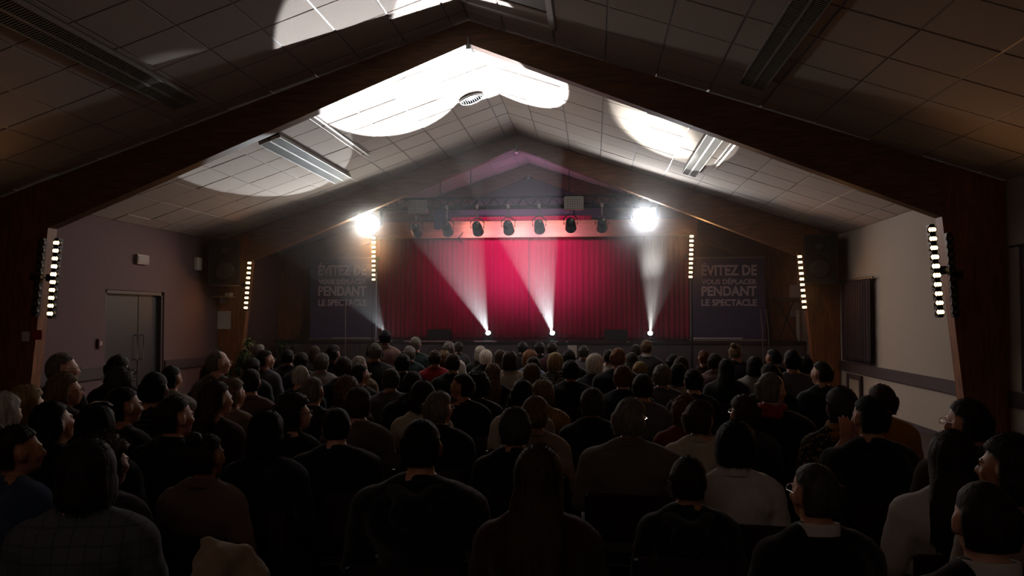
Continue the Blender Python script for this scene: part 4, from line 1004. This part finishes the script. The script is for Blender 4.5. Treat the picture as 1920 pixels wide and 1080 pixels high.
P_(1094, 647, 22, 'short', 'dgrey', 'grey', 0, 'dark-grey-haired person beside the white paper sign')
P_(1115, 662, 32, 'full', 'white', 'dgrey', 15, 'white bob-haired woman right of centre')
P_(1141, 655, 20, 'short', 'black', 'white', -10, 'slim dark-haired person in white shirt right of centre')
P_(1159, 652, 31, 'crop', 'rblond', 'black', 15, 'balding sandy-haired man in dark coat', width=1.1, skin=2)
P_(1184, 660, 24, 'long', 'dgrey', 'black', 5, 'dark grey long-haired person right of the sandy-haired man')
P_(1200, 677, 17, 'med', 'blond', 'grey', 5, 'blond-haired child in grey top right of centre', rng=(1.1, 1.4))
P_(1212, 637, 22, 'short', 'lbrown', 'dgrey', 10, 'tall light brown-haired man in grey jacket with pale collar', ex=('wcollar',), rng=(1.2, 1.5))
P_(1242, 682, 26, 'med', 'grey', 'grey', 0, 'grey-haired person left of the black bob in cream')
P_(1277, 668, 30, 'bob', 'brown', 'black', 12, 'brown-haired person behind the black bob in cream')
P_(1262, 664, 20, 'med', 'black', 'black', 0, 'black-haired person under the right floor light')
P_(1320, 656, 24, 'short', 'red', 'burgundy', -15, 'red-haired person before the right banner')
P_(1340, 662, 26, 'med', 'dark', 'mauve', 5, 'dark-haired person in mauve before the right banner')
P_(1362, 672, 32, 'long', 'black', 'dgrey', 0, 'woman with long black hair in dark grey by the right banner', width=1.08)
P_(1380, 645, 28, 'bun', 'dblond', 'black', 20, 'person with knotted dark blond hair before the right banner')
P_(1415, 667, 34, 'bob', 'black', 'lgrey', 5, 'black bob-haired person in pale grey shirt near right banner')
P_(1444, 681, 28, 'med', 'dark', 'black', -20, 'dark-haired person in black above the balding man with red scarf')
P_(1450, 654, 26, 'short', 'black', 'black', -45, 'black-haired man facing left under the keyboard stand', skin=1)
P_(1486, 655, 36, 'short', 'black', 'grey', -10, 'black-haired man in grey shirt under the light post', width=1.14)
P_(860, 640, 20, 'med', 'dark', 'dgrey', 0, 'dark-haired person in the front row left of the grey bob')
P_(1012, 640, 22, 'med', 'black', 'black', 0, 'black-haired person in the front row below the centre floor light')
P_(1035, 641, 20, 'short', 'dark', 'burgundy', 0, 'dark-haired person in burgundy in the front row')
P_(1192, 645, 20, 'med', 'black', 'black', 5, 'black-haired person in front row left of the tall man')
P_(540, 655, 26, 'short', 'black', 'black', 10, 'black-haired person right beside the leftmost stage plant')
P_(590, 648, 22, 'bob', 'brown', 'dgrey', 5, 'brown bob-haired person before the left banner edge')
P_(645, 668, 24, 'med', 'brown', 'navy', 5, 'brown-haired person in navy under the left banner')
P_(733, 690, 30, 'short', 'dgrey', 'grey', -5, 'dark grey-haired man in grey behind the headphones wearer', width=1.1)
P_(487, 645, 22, 'med', 'grey', 'black', 15, 'small grey-haired head beyond the man in glasses by the plants')
P_(1510, 668, 28, 'med', 'black', 'black', 0, 'black-haired person between grey shirt and green jacket')
P_(1300, 690, 26, 'short', 'dark', 'black', -5, 'dark-haired person in black right of the cream sweater')
P_(1000, 668, 20, 'short', 'dark', 'dgrey', 0, 'dark-haired person half hidden before light brown straight hair')
P_(1205, 700, 30, 'short', 'dark', 'grey', 0, 'dark-haired man in grey behind the broad navy coat')
flush()
# empty chairs and a coat in the very foreground
chair(at(545, 1050, 2.3).x, 2.5, 0, 'empty dark red chair at the bottom of the picture', True)
c_ = chair(at(150, 1050, 2.3).x, 2.35, R(4), 'dark chair back in the lower left corner', True)
m = MB(); rs_ = random.Random(4); pos = at(415, 1060, 2.15)
m.ell((0, 0, .0), (.09, .05, .06)); m.ell((-.045, 0, .045), (.03, .03, .035)); m.ell((.06, .01, -.03), (.08, .05, .05)); m.cap((0, -.03, 0), (.02, -.06, -.3), .06, .05); m.cap((.05, .03, 0), (.05, .07, -.3), .05, .045)
me = remesh(m, .012, 3); wrinkle(me, .02, 5)
o = link('draped_coat', me, topmat('beige'), None, True); o.location = pos; tag(o, 'crumpled pale coat draped over a chair at the bottom edge', 'coat')
chair(pos.x, 2.38, 0, 'dark chair under the crumpled pale coat', True)
